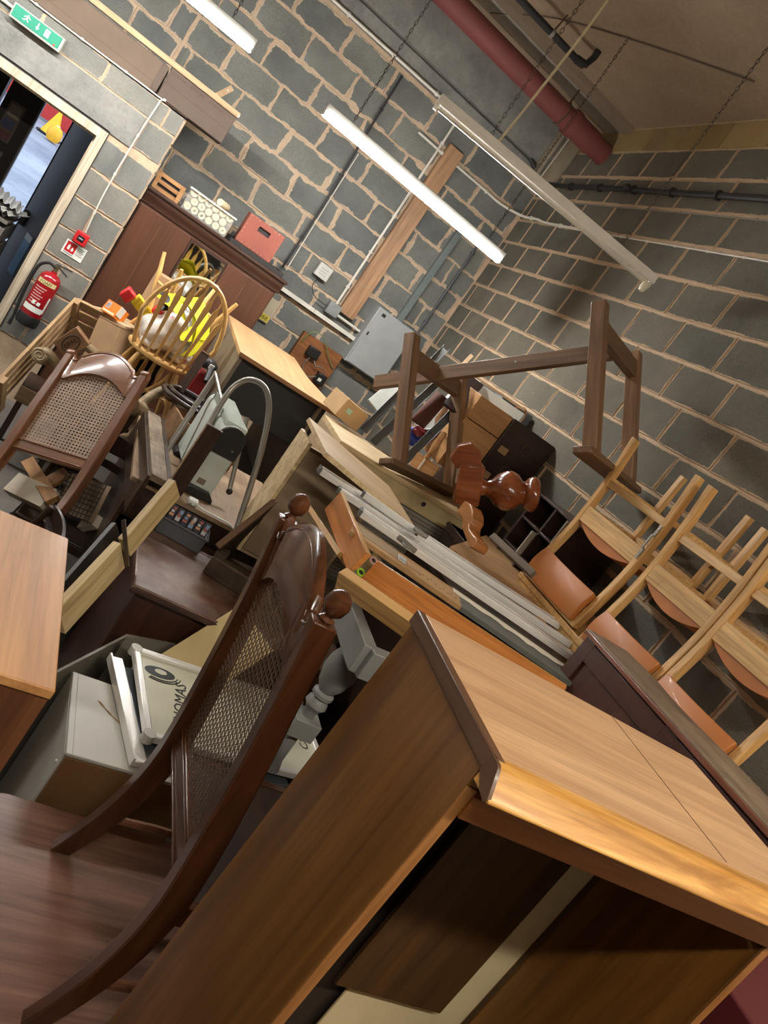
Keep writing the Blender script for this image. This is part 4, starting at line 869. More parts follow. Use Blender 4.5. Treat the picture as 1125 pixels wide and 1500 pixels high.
# dark drawer side standing on end beside the heater
q = PZ(252, 706, .935)
t = thing('dark_drawer_side', upright((q.x-.035, 3.30, .931), 0), 'dark drawer side standing on end left of the heater', 'plank')
B('board', (0, 0, 0, .075, .02, .37), dkwz, t); B('lit_edge', (-.004, 0, 0, 0, .025, .37), dusty, t)  # paler strip paints the light on the left edge
q0 = PZ(238, 707, R-1.10); q1 = PZ(229, 612, R-1.10)
t = thing('scraped_rail', Matrix.Translation(q0), 'scraped dark bed rail lying along the table edge', 'rail')
MB().bar((-.02, 0, 0), q1-q0+Vector((-.02, 0, 0)), .075, .03).build('rail_top', wood('scraped', (58, 44, 32), (128, 108, 84), 'y', 2.2, .7, dust=.6), t); MB().bar((-.06, 0, -.10), q1-q0+Vector((-.06, 0, -.10)), .02, .2).build('rail_side', dkw, t); MB().bar((.03, 0, -.02), q1-q0+Vector((.03, 0, -.02)), .02, .07).build('rail_lip', dkw, t)
t = thing('drawer_box', Matrix.Translation((.68, 3.98, .932)) @ Matrix.Rotation(.25, 4, 'Z'), 'open wooden drawer box behind the heater on the dusty table', 'drawer')
tanw = wood('drawer_tan', (120, 88, 58), (150, 116, 80), 'x', 1, .6)
for b in ((0, 0, 0, .38, .014, .15), (0, .22, 0, .38, .234, .15), (0, .014, 0, .014, .22, .15), (.366, .014, 0, .38, .22, .15), (.014, .014, 0, .366, .22, .01)): B('side', b, tanw, t)
# bentwood chair rim + black case behind
t = thing('bentwood_seat', Matrix.Translation(P(280, 590, 4.3)), 'dark bentwood chair seat ring showing behind the carved scroll', 'chair seat')
for r_, z in ((.17, 0), (.14, .02)): MB().tube([(r_*math.cos(a), r_*.8*math.sin(a), z) for a in [2*math.pi*k/28 for k in range(28)]], .014, 8, closed=True).build('ring', dkw, t)
MB().lathe([(.001, -.01), (.13, -.01), (.13, 0), (.001, 0)], 24, Matrix.Diagonal((1, .8, 1, 1))).build('seat_panel', black_gap, t)
t = thing('red_toolbag', Matrix.Translation(P(296, 556, 4.62)) @ Matrix.Rotation(.3, 4, 'Z'), 'red tool case with a black drill on it beside the Windsor chair', 'tool case')
B('case', (-.045, 0, -.16, .045, .12, .04), plain('tool_red', (140, 30, 32), .45), t, bev=.008); blob((0, .03, .10), .06, (.9, .8, .6), 21, 18, 10, .15).build('drill_body', black_pvc, t, smooth=60); B('drill_label', (-.02, -.03, .085, .012, -.02, .115), wht, t, bev=.002)
MB().tube([(.0, -.02, .09), (-.02, -.10, .02)], .018, 10).build('drill_handle', black_pvc, t)
t = thing('dark_post', Matrix.Translation(P(262, 575, 4.35)), 'dark upright post of a broken chair in front of the red tool case', 'post')
pv = P(300, 520, 4.45)-P(262, 575, 4.35); MB().bar((0, 0, 0), pv, .045, .05).build('post', dkwz, t); MB().bar(pv, pv+pv.normalized()*.008, .05, .055).build('end_grain', tanw, t)
# DVD basket
q = PZ(258, 790, .80)
bx = thing('plastic_basket', upright((q.x-.11, q.y-.02, .801), -.12), 'dark grey plastic basket full of disc cases on the mahogany desk', 'basket')
gp = plain('basket_grey', (86, 88, 92), .25, coat=.3)
B('front', (0, 0, 0, .22, .01, .075), gp, bx, bev=.004); B('back', (0, .15, 0, .22, .16, .075), gp, bx, bev=.003); B('side', (0, .01, 0, .01, .15, .075), gp, bx); B('side', (.21, .01, 0, .22, .15, .075), gp, bx); B('base', (.01, .01, 0, .21, .15, .006), gp, bx)
MB().tube([(-.004, -.004, .076), (.224, -.004, .076), (.224, .164, .076), (-.004, .164, .076)], .006, 8, closed=True).build('rim', gp, bx)
cols = [(36, 34, 46), (46, 40, 42), (30, 36, 54), (52, 38, 36), (34, 34, 36), (60, 60, 70)]
for i in range(6):
    d = thing('disc_case', bx.matrix_world @ Matrix.Translation((.014+.033*i, .02, .012)) @ Matrix.Rotation(-.42, 4, 'X') @ Matrix.Rotation(.12, 4, 'Y') if False else upright((q.x-.11, q.y-.02, .801), -.12) @ Matrix.Translation((.016+.033*i, .022, .012)) @ Matrix.Rotation(-.35, 4, 'X'),
              ['dark blue disc case at the outer end of the basket', 'disc case with orange art beside the dark blue one', 'navy disc case with pale art in the basket middle', 'maroon disc case with skin-toned art in the basket', 'black disc case with white lettering blocks in basket', 'slate disc case at the wall end of the basket'][i], 'disc case', 'disc cases in the basket')
    B('case', (0, 0, 0, .030, .012, .125), plain('case_%d' % i, cols[i], .25), d, bev=.001)
    for k in range(3): B('cover_art', (.004+.003*k, -.0012, .075+.015*k-.01*(i % 2), .024-.004*(k % 2), 0, .086+.015*k), plain('art_%d' % ((i+k) % 4), [(206, 146, 96), (196, 196, 200), (172, 70, 48), (120, 150, 190)][(i+k) % 4], .4), d, bev=0)
# chunky corner frame on the desk
q = PZ(296, 838, .80)
t = thing('stool_frame', upright((q.x-.0, q.y, .801), -.30), 'dusty dark square stool frame lying on the mahogany desk', 'stool')
dd_ = wood('dusty_dark', (52, 40, 30), (84, 66, 50), 'x', 1.2, .6, dust=.5)
for b in ((0, 0, 0, .30, .05, .09), (0, .05, 0, .055, .36, .10), (.25, .05, 0, .30, .36, .09), (.055, .31, 0, .25, .36, .09)): B('frame_rail', b, dd_, t, bev=.004)
for x in (0, .25): B('stub_leg', (x, .0, .09, x+.05, .05, .13), dd_, t)
# leaning plank
brn = wood('plank_lit_edge', (78, 54, 34), (112, 80, 52), 'x', 1, .5)
M, L1, L2 = frame((322, 806), 3.22, (476, 682), 3.42, (330, 838), None, 'plank')
t = thing('leaning_plank', M, 'long brown plank leaning up from the desk towards the cream board', 'plank'); B('plank', (0, -.02, 0, L1, .0, .028), brn, t); B('dark_face', (0, 0, .0, L1, .20, .022), wood('dark_face', (34, 24, 18), (52, 38, 28), 'x', 1, .6), t)  # browner strip paints the light along the plank's top edge
MB().sphere((L1*.82, .09, -.002), .005, 8, 5).build('screw', wht, t)
# steel hoop frame
stl = plain('tube_steel', (150, 146, 138), .35, .6)
t = thing('steel_chair_frame', Matrix.Translation((.9, 3.5, .932)), 'bare tubular steel chair frame with a tall hoop straddling the heater', 'chair frame'); o = Vector((.9, 3.5, .932))
hp = [P(347, 774, 3.50), P(366, 715, 3.56), P(384, 655, 3.62), P(394, 600, 3.66), P(388, 568, 3.68), P(366, 556, 3.70), P(343, 566, 3.70), P(326, 588, 3.68), P(310, 616, 3.65), P(286, 660, 3.6), P(270, 690, 3.58)]
MB().tube([p-o for p in smooth_curve(hp, 6)], .0145, 12).build('hoop', stl, t)
for a, da, b, db, r in (((318, 546), 3.92, (240, 666), 3.80, .0145), ((362, 612), 3.8, (336, 718), 3.72, .012), ((315, 545), 3.92, (325, 588), 3.75, .008)):
    MB().tube([P(*a, da)-o, P(*b, db)-o], r, 12).build('leg', stl, t)
for px, py, d_ in ((336, 720, 3.72), (240, 668, 3.80)):
    MB().sphere(P(px, py, d_)-o, .017, 10, 6).build('rubber_foot', black_pvc, t)

# ------------------------------------------------------------------ light beech desk with waved top
bch = wood('desk_beech', (180, 142, 98), (204, 166, 120), 'y', .8, .45, .1, cont=.8, mid=.35); gpan = plain('desk_greige', (126, 114, 98), .5); blkp = plain('desk_black', (40, 42, 46), .55)
t = thing('beech_desk', Matrix.Translation((.82, 4.47, .77)), 'light beech desk with a waved edge and black modesty panel', 'desk')
pts = [(0, 0), (.72, 0)]+[(.72-.10*(1-math.cos(math.pi*k/10))/2, .10+.75*k/10) for k in range(11)]+[(.62, 1.36), (.03, 1.36)]
MB().prism(pts, .695, .72, 'z').build('desktop', bch, t, bev=.002)
B('leg_panel', (.02, .06, 0, .045, 1.25, .695), gpan, t); B('leg_panel', (.60, .06, 0, .625, 1.25, .695), gpan, t); B('modesty_panel', (.045, .09, .38, .66, .11, .695), blkp, t); B('foot_rail', (.045, .10, .0, .60, .13, .04), gpan, t)
B('front_edge_band', (0, -.003, .695, .72, 0, .72), wood('edge_band', (150, 110, 72), (176, 132, 90), 'x', 1, .5), t)
B('support_cupboard', (0, 0, 0, .1, .1, .1), gpan, t) if False else None
t = thing('low_cupboard', Matrix.Translation((.84, 4.52, 0)), 'plain brown low cupboard under the light beech desk', 'cupboard')
B('carcass', (0, .02, 0, .62, 1.2, .769), dkwz, t); B('door', (.01, 0, .05, .305, .02, .75), tanw, t); B('door', (.315, 0, .05, .61, .02, .75), tanw, t)
t = thing('open_carton', Matrix.Translation(P(510, 596, 4.4)) @ Matrix.Rotation(.35, 4, 'Z') @ Matrix.Rotation(.15, 4, 'Y'), 'pale torn carton just beyond the light desk end', 'carton')
pc = plain('carton_pale', (212, 176, 128), .7)
B('side', (-.10, -.08, -.08, .10, -.074, .04), pc, t); B('side', (-.10, .074, -.08, .10, .08, .04), pc, t); B('side', (-.10, -.074, -.08, -.094, .074, .04), pc, t); B('side', (.094, -.074, -.08, .10, .074, .04), pc, t); B('flap', (-.10, -.074, .036, .02, .074, .040), pc, t); B('base', (-.094, -.074, -.08, .094, .074, -.076), pc, t)
B('packing', (-.06, -.085, -.03, -.02, -.08, .0), plain('packing_mint', (190, 222, 196), .5), t)

# ------------------------------------------------------------------ cream board unit (panel + sloping light board)
crm = wood('cream_laminate', (206, 180, 134), (222, 198, 156), 'x', .6, .5, cont=.6); bei = plain('beige_face', (166, 142, 110), .6)
pa = P(449, 632, 3.35); pb = P(476, 664, 3.05)
t = thing('cream_cupboard', Matrix.Translation((pa.x, 2.62, 0)), 'tall cream sided cupboard carcass next to the leaning plank', 'cupboard')
fA = PX(382, 722, pa.x+.02); fB = PX(447, 630, pa.x+.02)
y0c, y1c = 3.02, fB.y
B('side_panel', (0, .44, .93, .018, y1c-2.62, fB.z), crm, t); B('back_panel', (.018, y1c-2.62-.02, .93, .46, y1c-2.62, fB.z-.05), bei, t); B('inner_panel', (.40, .44, .93, .42, y1c-2.64, fB.z-.1), bei, t); B('base', (.018, .44, .93, .40, y1c-2.64, .95), bei, t); B('front_panel', (.018, .43, .95, .40, .444, fB.z-.03), plain('shaded_front', (140, 120, 94), .6), t)  # front panel's grey-brown paints the shade on the cupboard's front face
M, L1, L2 = frame((478, 662), 3.02, (453, 611), 3.42, (608, 772), None, 'boardA')
t = thing('cream_shelf_board', M, 'cream-edged shelf board sloping down across the aluminium rails', 'board'); B('board', (0, 0, 0, min(L1, .5), min(L2, .95), .022), wood('shelf_board', (190, 160, 116), (212, 184, 140), 'y', .8, .5), t)
B('edge_band', (-.003, 0, 0, 0, min(L2, .95), .022), crm, t)
print('CREAM', fA, fB, pa)
# ------------------------------------------------------------------ tambour cupboard
tb = thing('tambour_cupboard', Matrix.Translation((1.325, 3.60, 0)), 'beige tambour cupboard with a cream top and ribbed grey shutter', 'cupboard')
zt = R-.597
B('top', (0, 0, zt-.03, .98, .47, zt), crm, tb, bev=.003); B('carcass', (.0, .03, .6, .98, .46, zt-.03), bei, tb); B('front_strip', (0, .005, zt-.12, .98, .03, zt-.03), plain('strip_beige', (178, 158, 116), .6, var=.15), tb)
rib = MB().box(0, 0, 0, .93, .012, .019).mesh('shutter_slat', plain('shutter_grey', (138, 130, 118), .55))
for i in range(28):
    o = bpy.data.objects.new('shutter_slat', rib); COL.objects.link(o); o.parent = tb; o.location = (.025, .012, zt-.145-.022*i)
B('end_strip', (.955, .004, .72, .98, .03, zt-.12), MATS['strip_beige'], tb); B('end_strip', (0, .004, .72, .025, .03, zt-.12), MATS['strip_beige'], tb)
for i, x in enumerate((.60, .80)): MB().lathe([(.001, 0), (.014-.002*(i % 2), 0), (.014, .004), (.001, .004)], 10, Matrix.Translation((x, .004, zt-.06-.02*(i % 2))) @ Matrix.Rotation(math.pi/2, 4, 'X')).build('glue_spot', black_gap, tb)
B('torn_patch', (.86, .003, zt-.11, .93, .006, zt-.07), black_gap, tb); MB().tube(smooth_curve([(.88, -.01, zt-.08), (.84, -.04, zt-.14), (.86, -.05, zt-.22), (.89, -.03, zt-.27)], 6), .006, 6).build('black_strap', black_pvc, tb)
B('support', (.02, .04, 0, .96, .45, .6), bei, tb)
# ------------------------------------------------------------------ upturned trestle table base
tw = wood('trestle_oak', (108, 80, 56), (152, 116, 82), 'z', 1.2, .5, .1); twx = wood('trestle_oak_x', (104, 78, 56), (142, 110, 80), 'x', 1.2, .5, .1)
K = 1.08; Lt, wt, ht = .957*K, .525*K, .672*K
TM = Matrix(((.399, .871, -.286, 1.536*K), (-.697, .491, .523, 3.333*K), (.596, -.010, .803, R-.500*K), (0, 0, 0, 1)))
t = thing('trestle_base', TM, 'brown oak trestle table base tilted up on the pile against the wall', 'trestle')
hp_ = .034
for x in (0, Lt):
    for y in (0, wt): B('leg', (x-hp_, y-hp_, 0, x+hp_, y+hp_, ht+(.0 if y == 0 else -.02)), tw, t, bev=.004)
    B('foot_board', (x-.045, -.12, -.035, x+.045, wt+.10, 0), wood('foot_oak', (100, 74, 52), (134, 102, 72), 'y', 1.2, .5), t, bev=.006)
    B('cross_rail', (x-.022, hp_, ht-.17, x+.022, wt-hp_, ht-.07), MATS['foot_oak'], t, bev=.003)
B('stretcher', (-.42, wt*.5-.022, ht-.165, Lt-.022, wt*.5+.022, ht-.085), twx, t, bev=.004)
for x in (-.15, .5): MB().sphere((x, wt*.5-.023, ht-.12), .006, 8, 5).build('screw', wht, t)
# ------------------------------------------------------------------ chest with pulled-out drawers
dkc = wood('chest_dark', (42, 28, 22), (62, 42, 32), 'x', .8, .4, .1); drt = wood('drawer_pale', (170, 122, 74), (200, 152, 100), 'x', 1.1, .5)
YC = 4.07
t = thing('drawer_chest', Matrix.Translation((2.33, YC, 0)), 'dark wooden chest against the wall with three pale drawers pulled out', 'chest')
B('carcass', (0, 0, 1.2, .365, .40, 2.1), dkc, t, bev=.004); B('base_cupboard', (-.02, .02, 0, .36, .40, 1.2), dkc, t)
for i, (x, z, h) in enumerate(((-.262, 1.945, .150), (-.262, 1.775, .165), (-.235, 1.615, .155))):
    d_ = B('drawer', (x, .012, z, -.002, .34, z+h), drt, t, bev=.003); B('drawer_front', (x-.010, .004, z-.003, x-.001, .348, z+h+.002), drt, d_, bev=.003)
for i, z in enumerate((1.88, 1.70)): B('label_plate', (.035, -.004, z, .10, 0, z+.045), plain('plate_tan', (150, 120, 84), .5), t, bev=.004)
for x, z in ((.20, 1.98), (.17, 1.80)): MB().tube([(x+.035*math.cos(a), -.003, z+.035*math.sin(a)) for a in [2*math.pi*k/20 for k in range(20)]], .003, 6, closed=True).build('ring_mark', plain('ring_mark', (74, 56, 44), .5), t)
t = thing('grey_case', Matrix.Translation((2.42, YC+.42, 1.72)), 'blue-grey case with an orange wire behind the dark chest', 'case')
B('body', (-.02, 0, 0, .26, .12, .46), plain('case_bluegrey', (104, 110, 112), .5), t, bev=.006); MB().tube(smooth_curve([(.1, -.01, .44), (.16, -.02, .47), (.2, -.01, .42), (.19, -.005, .36)], 5), .005, 6).build('orange_wire', plain('orange_wire', (214, 120, 70), .5), t)
# ------------------------------------------------------------------ turned pedestal lying in front of the chest
ped = wood('pedestal_orange', (112, 56, 26), (150, 82, 42), 'x', .8, .22, .6, cont=1)
A = P(694, 712, 3.72); E_ = P(776, 724, 3.72); ax = (E_-A).normalized(); sd = ax.cross(Vector((0, 0, 1))).normalized(); up = sd.cross(ax)
t = thing('table_pedestal', mat(ax, sd, up, A), 'glossy orange-brown turned table pedestal lying on its side', 'pedestal')
LA = (E_-A).length; RX = Matrix.Rotation(math.pi/2, 4, 'Y')
MB().lathe([(.001, .03), (.042, .03), (.046, .05), (.038, .065), (.046, .08), (.05, .09), (.085, .12), (.108, .16), (.112, .19), (.098, .225), (.068, .25), (.062, .265), (.085, .28), (.098, .305), (.096, .325), (.08, .34), (.001, .34)], 28, RX @ Matrix.Diagonal((.9, .9, LA/.30, 1))).build('turned_stem', ped, t, smooth=50)
B('hub_block', (-.09, -.06, -.09, .035, .06, .11), ped, t, bev=.01); MB().prism([(-.10, .08), (.02, .10), (.0, .18), (-.05, .21), (-.11, .19), (-.14, .12)], -.04, .04, 'y').build('splayed_leg', ped, t, bev=.006)
F0 = P(683, 745, 3.55); F1 = P(712, 795, 3.28); fx = (F1-F0).normalized(); fu = Vector((0, 0, 1)); fs_ = fx.cross(fu).normalized(); fu = fs_.cross(fx); LF = (F1-F0).length
leg = [(0, .03), (.05, .045), (.09, .04), (.125, .02), (.13, -.005), (.15, -.02), (.19, -.02), (.225, -.012), (.25, -.02), (.255, -.05), (.23, -.065), (.17, -.06), (.10, -.05), (.075, -.03), (.06, -.03), (.0, -.035)]
MB().prism([(a*LF/.25, b) for a, b in leg], -.035, .035, 'y', t.matrix_world.inverted() @ mat(fx, fs_, fu, F0) if False else mat(ax, sd, up, A).inverted() @ mat(fx, fs_, fu, F0)).build('scroll_leg', wood('pedestal_leg', (150, 92, 46), (186, 122, 68), 'x', .8, .3, .3), t, bev=.006)
# steel shelving uprights, panels and bits beyond the trestle
slot = plain('slotted_steel', (116, 118, 116), .45, .6)
def upright_post(p0, d0, p1, d1, label):
    a, b = P(*p0, d0), P(*p1, d1); e = (b-a).normalized(); s = e.cross(_f).normalized(); n = e.cross(s); L = (b-a).length
    t = thing('shelving_upright', mat(e, s, n, a), label, 'shelf upright', 'steel shelving uprights'); B('web', (0, -.025, 0, L, .025, .003), slot, t); B('flange', (0, .022, 0, L, .025, .03), slot, t); B('flange', (0, -.025, 0, L, -.022, .03), slot, t)
    hole = MB().box(-.012, -.006, -.0012, .012, .006, .0).mesh('slot', black_gap)
    for i in range(int(L/.055)):
        o = bpy.data.objects.new('slot', hole); COL.objects.link(o); o.parent = t; o.location = (.03+.055*i, 0, 0)
upright_post((532, 632), 4.45, (652, 512), 4.95, 'slotted grey steel shelving upright nearest the pale torn carton')
upright_post((546, 650), 4.4, (660, 545), 4.85, 'slotted grey steel shelving upright between the two others')
upright_post((592, 676), 4.3, (668, 600), 4.6, 'slotted grey steel shelving upright nearest the drawer chest')
def slab(name, p0, d0, p1, d1, p2, th, m, label, cat, d2=None, group=None, part='board'):
    M, L1, L2 = frame(p0, d0, p1, d1, p2, d2, label[:24]); t = thing(name, M, label, cat, group); B(part, (0, 0, 0, L1, L2, th), m, t); return t, L1, L2
wpan = plain('white_panel', (204, 208, 200), .5); mar = wood('maroon_panel', (84, 46, 38), (106, 62, 50), 'x', .8, .5)
slab('painted_board', (540, 585), 4.75, (600, 535), 5.0, (556, 606), .02, wpan, 'white painted board propped among the steel uprights near the carton', 'board')
slab('painted_board', (600, 632), 4.7, (690, 545), 5.2, (618, 645), .02, wpan, 'long white painted board leaning behind the maroon board', 'board')
slab('maroon_board', (603, 612), 4.62, (640, 572), 4.8, (622, 626), .02, mar, 'maroon stained board wedged between the steel uprights', 'board')
slab('painted_board', (688, 552), 4.75, (768, 606), 4.6, (680, 563), .05, wpan, 'white painted board lying level behind the dark chest top', 'board')
slab('pine_lath', (694, 548), 4.85, (770, 600), 4.7, (692, 551), .02, MATS['batten_pale'], 'thin pale lath along the wall above the white panel', 'lath')
slab('pine_lath', (676, 532), 5.0, (690, 518), 5.1, (680, 536), .02, MATS['batten_pale'], 'short pale lath end sticking up beside the wall', 'lath')
slab('dark_board', (650, 590), 4.5, (688, 548), 4.7, (672, 607), .02, dkc, 'near-black board standing beside the pale drawers', 'board')
slab('tan_offcut', (600, 680), 4.25, (632, 702), 4.2, (612, 662), .02, drt, 'tan wedge-shaped offcut behind the trestle foot', 'offcut')
t = thing('blue_bag', Matrix.Translation(P(607, 640, 4.55)), 'small blue bag with a dark red glossy ornament on it', 'bag'); blob((0, 0, 0), .07, (1, .7, .8), 31, 20, 12, .2).build('bag', plain('bag_blue', (40, 60, 150), .4), t, smooth=60)
t = thing('red_ornament', Matrix.Translation(P(614, 632, 4.42)), 'glossy dark red glass ornament lying on the blue bag', 'ornament'); blob((0, 0, 0), .035, (1.2, .8, .8), 33, 20, 12, .2).build('bowl', plain('ruby_glass', (110, 20, 36), .1, coat=.6), t, smooth=60); MB().tube([(.03, 0, .02), (.06, .01, .035)], [.014, .02], 10).build('neck', plain('ruby_neck', (70, 70, 70), .2), t)
t = thing('hand_tool', Matrix.Translation(P(636, 655, 4.2)), 'hand tool with a turned pale wooden grip upright beside trestle leg', 'tool'); MB().lathe([(.012, -.08), (.016, -.06), (.012, -.04), (.02, .02), (.019, .08), (.014, .10), (.001, .105)], 12).build('grip', drt, t); MB().lathe([(.006, -.16), (.006, -.08), (.001, -.08)], 8).build('ferrule', white_metal, t)

# ------------------------------------------------------------------ aluminium rails, boards and pine pieces
alu = plain('aluminium', (232, 230, 224), .3, .3, var=.04); alud = plain('aluminium_dull', (186, 184, 178), .4, .3)
def railbar(p0, p1, z0, z1, w, label, ribs=3, th=.022):
    a, b = PZ(*p0, R+z0), PZ(*p1, R+z1); e = (b-a).normalized(); s = Vector((0, 0, 1)).cross(e).normalized(); n = e.cross(s); L = (b-a).length
    t = thing('aluminium_rail', mat(e, s, n, a), label, 'rail', 'aluminium rails across the pile'); B('web', (0, -w/2, -th, L, w/2, 0), alu, t, bev=.001)
    for i in range(ribs):
        y = -w/2+w*(i+.5)/ribs; B('rib', (0, y-w/ribs*.34, 0, L, y+w/ribs*.34, .004), alu if i % 2 == 0 else alud, t, bev=.0008)
    for x in (-.012, L): B('end_cap', (x, -w/2-.002, -th, x+.012, w/2+.002, .004), plain('cap_grey', (92, 92, 90), .5), t)
    return t
railbar((472, 686), (852, 934), -.60, -.60, .062, 'ribbed aluminium rail farthest from the pine boards, full length of the heap', 3)
railbar((532, 748), (838, 958), -.605, -.605, .058, 'ribbed aluminium rail lying beside the drilled tan board', 3)
railbar((500, 716), (846, 947), -.615, -.615, .040, 'narrow aluminium rail sunk between the two wide ribbed rails', 2)
railbar((536, 722), (612, 776), -.575, -.575, .024, 'short bright aluminium rail laid on top of the others', 1)
t = thing('hinge_bracket', Matrix.Translation(PZ(596, 797, R-.59)), 'small steel pivot bracket clamped on the aluminium rail', 'bracket')
MB().tube([(-.03, .03, 0), (.03, -.03, 0)], .011, 10).build('barrel', stl, t); B('plate', (-.02, -.03, -.008, .02, .03, 0), stl, t)
t = thing('hinge_bracket', Matrix.Translation(PZ(615, 779, R-.565)), 'steel end bracket at the tip of the short bright rail', 'bracket')
MB().tube([(-.02, .02, 0), (.03, -.02, 0)], .010, 10).build('barrel', stl, t); B('plate', (-.018, -.02, -.01, .018, .02, 0), stl, t)
# drilled board, half bare, half grey painted with torn paper
a, b, c = PZ(519, 762, R-.64), PZ(832, 978, R-.64), PZ(505, 785, R-.64); e = (b-a).normalized(); s = Vector((0, 0, 1)).cross(e).normalized(); L = (b-a).length
if (c-a).dot(s) < 0: s = -s
t = thing('drilled_board', mat(e, s, e.cross(s), a), 'long drilled board, bare tan at one end and painted grey at the other', 'board'); up_ = 1 if e.cross(s).z > 0 else -1
chip = plain('chipboard', (166, 128, 84), .8, var=.15, vs=12); gpt = plain('grey_paint', (92, 92, 86), .7, var=.12)
B('bare_part', (0, 0, 0, L*.48, .16, -.018*up_), chip, t); B('painted_part', (L*.48, 0, 0, L, .16, -.018*up_), gpt, t); B('dusty_end', (0, 0, 0, L*.2, .12, .0016*up_), plain('dust_film', (150, 128, 96), .9, var=.2), t)
rr = random.Random(3)
pts = [(L*.45, .0)]+[(L*(.45+.54*k/16), .055+rr.uniform(-.012, .014)) for k in range(17)]+[(L*.99, .0)]
MB().prism(pts, .0018*up_, .0032*up_, 'z').build('torn_paper', plain('torn_paper', (206, 198, 178), .8), t, smooth=0)
for i in range(14): MB().lathe([(.001, 0), (.004, 0), (.004, .0016), (.001, .0016)], 8, Matrix.Translation((L*(.26+.018*i), .06+.05*((i*7) % 5)/5+.02, .0004*up_))).build('screw_hole', black_gap, t)
hg = B('hinge_plate', (L*.20, .05, .0, L*.235, .12, .004*up_), alud, t); B('hinge_leaf', (L*.24, .07, .0, L*.31, .11, .002*up_), chip, t)
# pine boards
pno = wood('pine_orange', (182, 106, 44), (214, 142, 72), 'x', 1.5, .35, .25, cont=1.1); pny = wood('pine_orange_y', (184, 110, 50), (216, 148, 80), 'x', 1.0, .35, .25); pnn = wood('pine_natural', (190, 142, 78), (214, 170, 104), 'x', 1.8, .4, .15)
t, L1, L2 = slab('pine_end_board', (475, 746), 2.98, (509, 838), 2.52, (498, 721), .022, pny, 'orange pine end board standing on edge beside the spirit level', 'board')
B('top_edge', (0, L2, 0, L1, L2+.003, .022), pnn, t)
t, L1, L2 = slab('pine_cleat', (446, 727), 3.0, (500, 808), 2.62, (461, 748), .02, pnn, 'natural pine cleat behind the orange end board', 'board')
t, L1, L2 = slab('pine_side_board', (523, 853), 2.50, (800, 1045), 2.15, (553, 821), .024, pno, 'long orange pine side board lying behind the tall cabinet', 'board'); B('top_edge', (0, L2, 0, L1, L2+.003, .024), pnn, t)
t, L1, L2 = slab('pine_rail', (490, 862), 2.46, (610, 948), 2.32, (496, 838), .04, pnn, 'natural pine rail with strong grain under the orange boards', 'rail')
M, L1, L2 = frame((516, 838), 2.50, (549, 808), 2.66, (524, 848), None, 'level')
t = thing('spirit_level', M, 'small spirit level with a green vial wedged between the pine boards', 'spirit level'); B('body', (0, 0, 0, L1, .04, .03), plain('level_olive', (112, 98, 62), .5), t)
for i, (x, m_) in enumerate(((.035, plain('vial_green', (150, 200, 60), .2)), (L1-.045, plain('vial_pink', (190, 150, 140), .2)))):
    MB().tube([(x+.017*math.cos(a), .02+.013*math.sin(a), -.002) for a in [2*math.pi*k/16 for k in range(16)]], .004, 6, closed=True).build('vial_ring', m_, t); MB().lathe([(.001, -.002), (.010, -.002), (.010, 0), (.001, 0)], 12, Matrix.Translation((x, .02, 0))).build('vial', black_gap, t)
# plywood tabletop by the wall
z = R-.62
pp = [PZ(*q, z) for q in ((660, 800), (712, 784), (776, 836), (816, 892), (800, 912), (720, 850))]
t = thing('plywood_sheet', Matrix.Translation((pp[0].x, pp[0].y, z)), 'tan plywood sheet lying flat between rails and block wall', 'sheet'); MB().prism([(p.x-pp[0].x, p.y-pp[0].y) for p in pp], -.02, 0, 'z').build('sheet', wood('plywood', (166, 126, 84), (190, 150, 104), 'x', .7, .6, cont=.8), t)
slab('grey_plank', (716, 786), 3.3, (776, 842), 3.1, (724, 780), .03, wood('grey_plank', (96, 84, 70), (124, 110, 94), 'x', 1, .7), 'weathered grey-brown plank along the plywood edge by the wall', 'plank')
# supports below: plain base cabinets the heap lies on
t = thing('base_cabinet', Matrix.Translation((1.63, 2.3, 0)), 'plain dark base cabinet under the aluminium rails and pine boards', 'cabinet'); B('carcass', (0, 0, 0, .60, .62, R-.70), dkc, t); B('top', (-.005, -.01, R-.70, .605, .63, R-.675), dkc, t)
t = thing('dark_crate', Matrix.Translation((2.06, 2.99, 0)), 'plain dark crate standing under the plywood sheet by the wall', 'crate'); B('carcass', (0, 0, 0, .27, .5, R-.645), dkc, t); B('rim', (-.004, -.004, R-.69, .274, .504, R-.645), dkc, t)
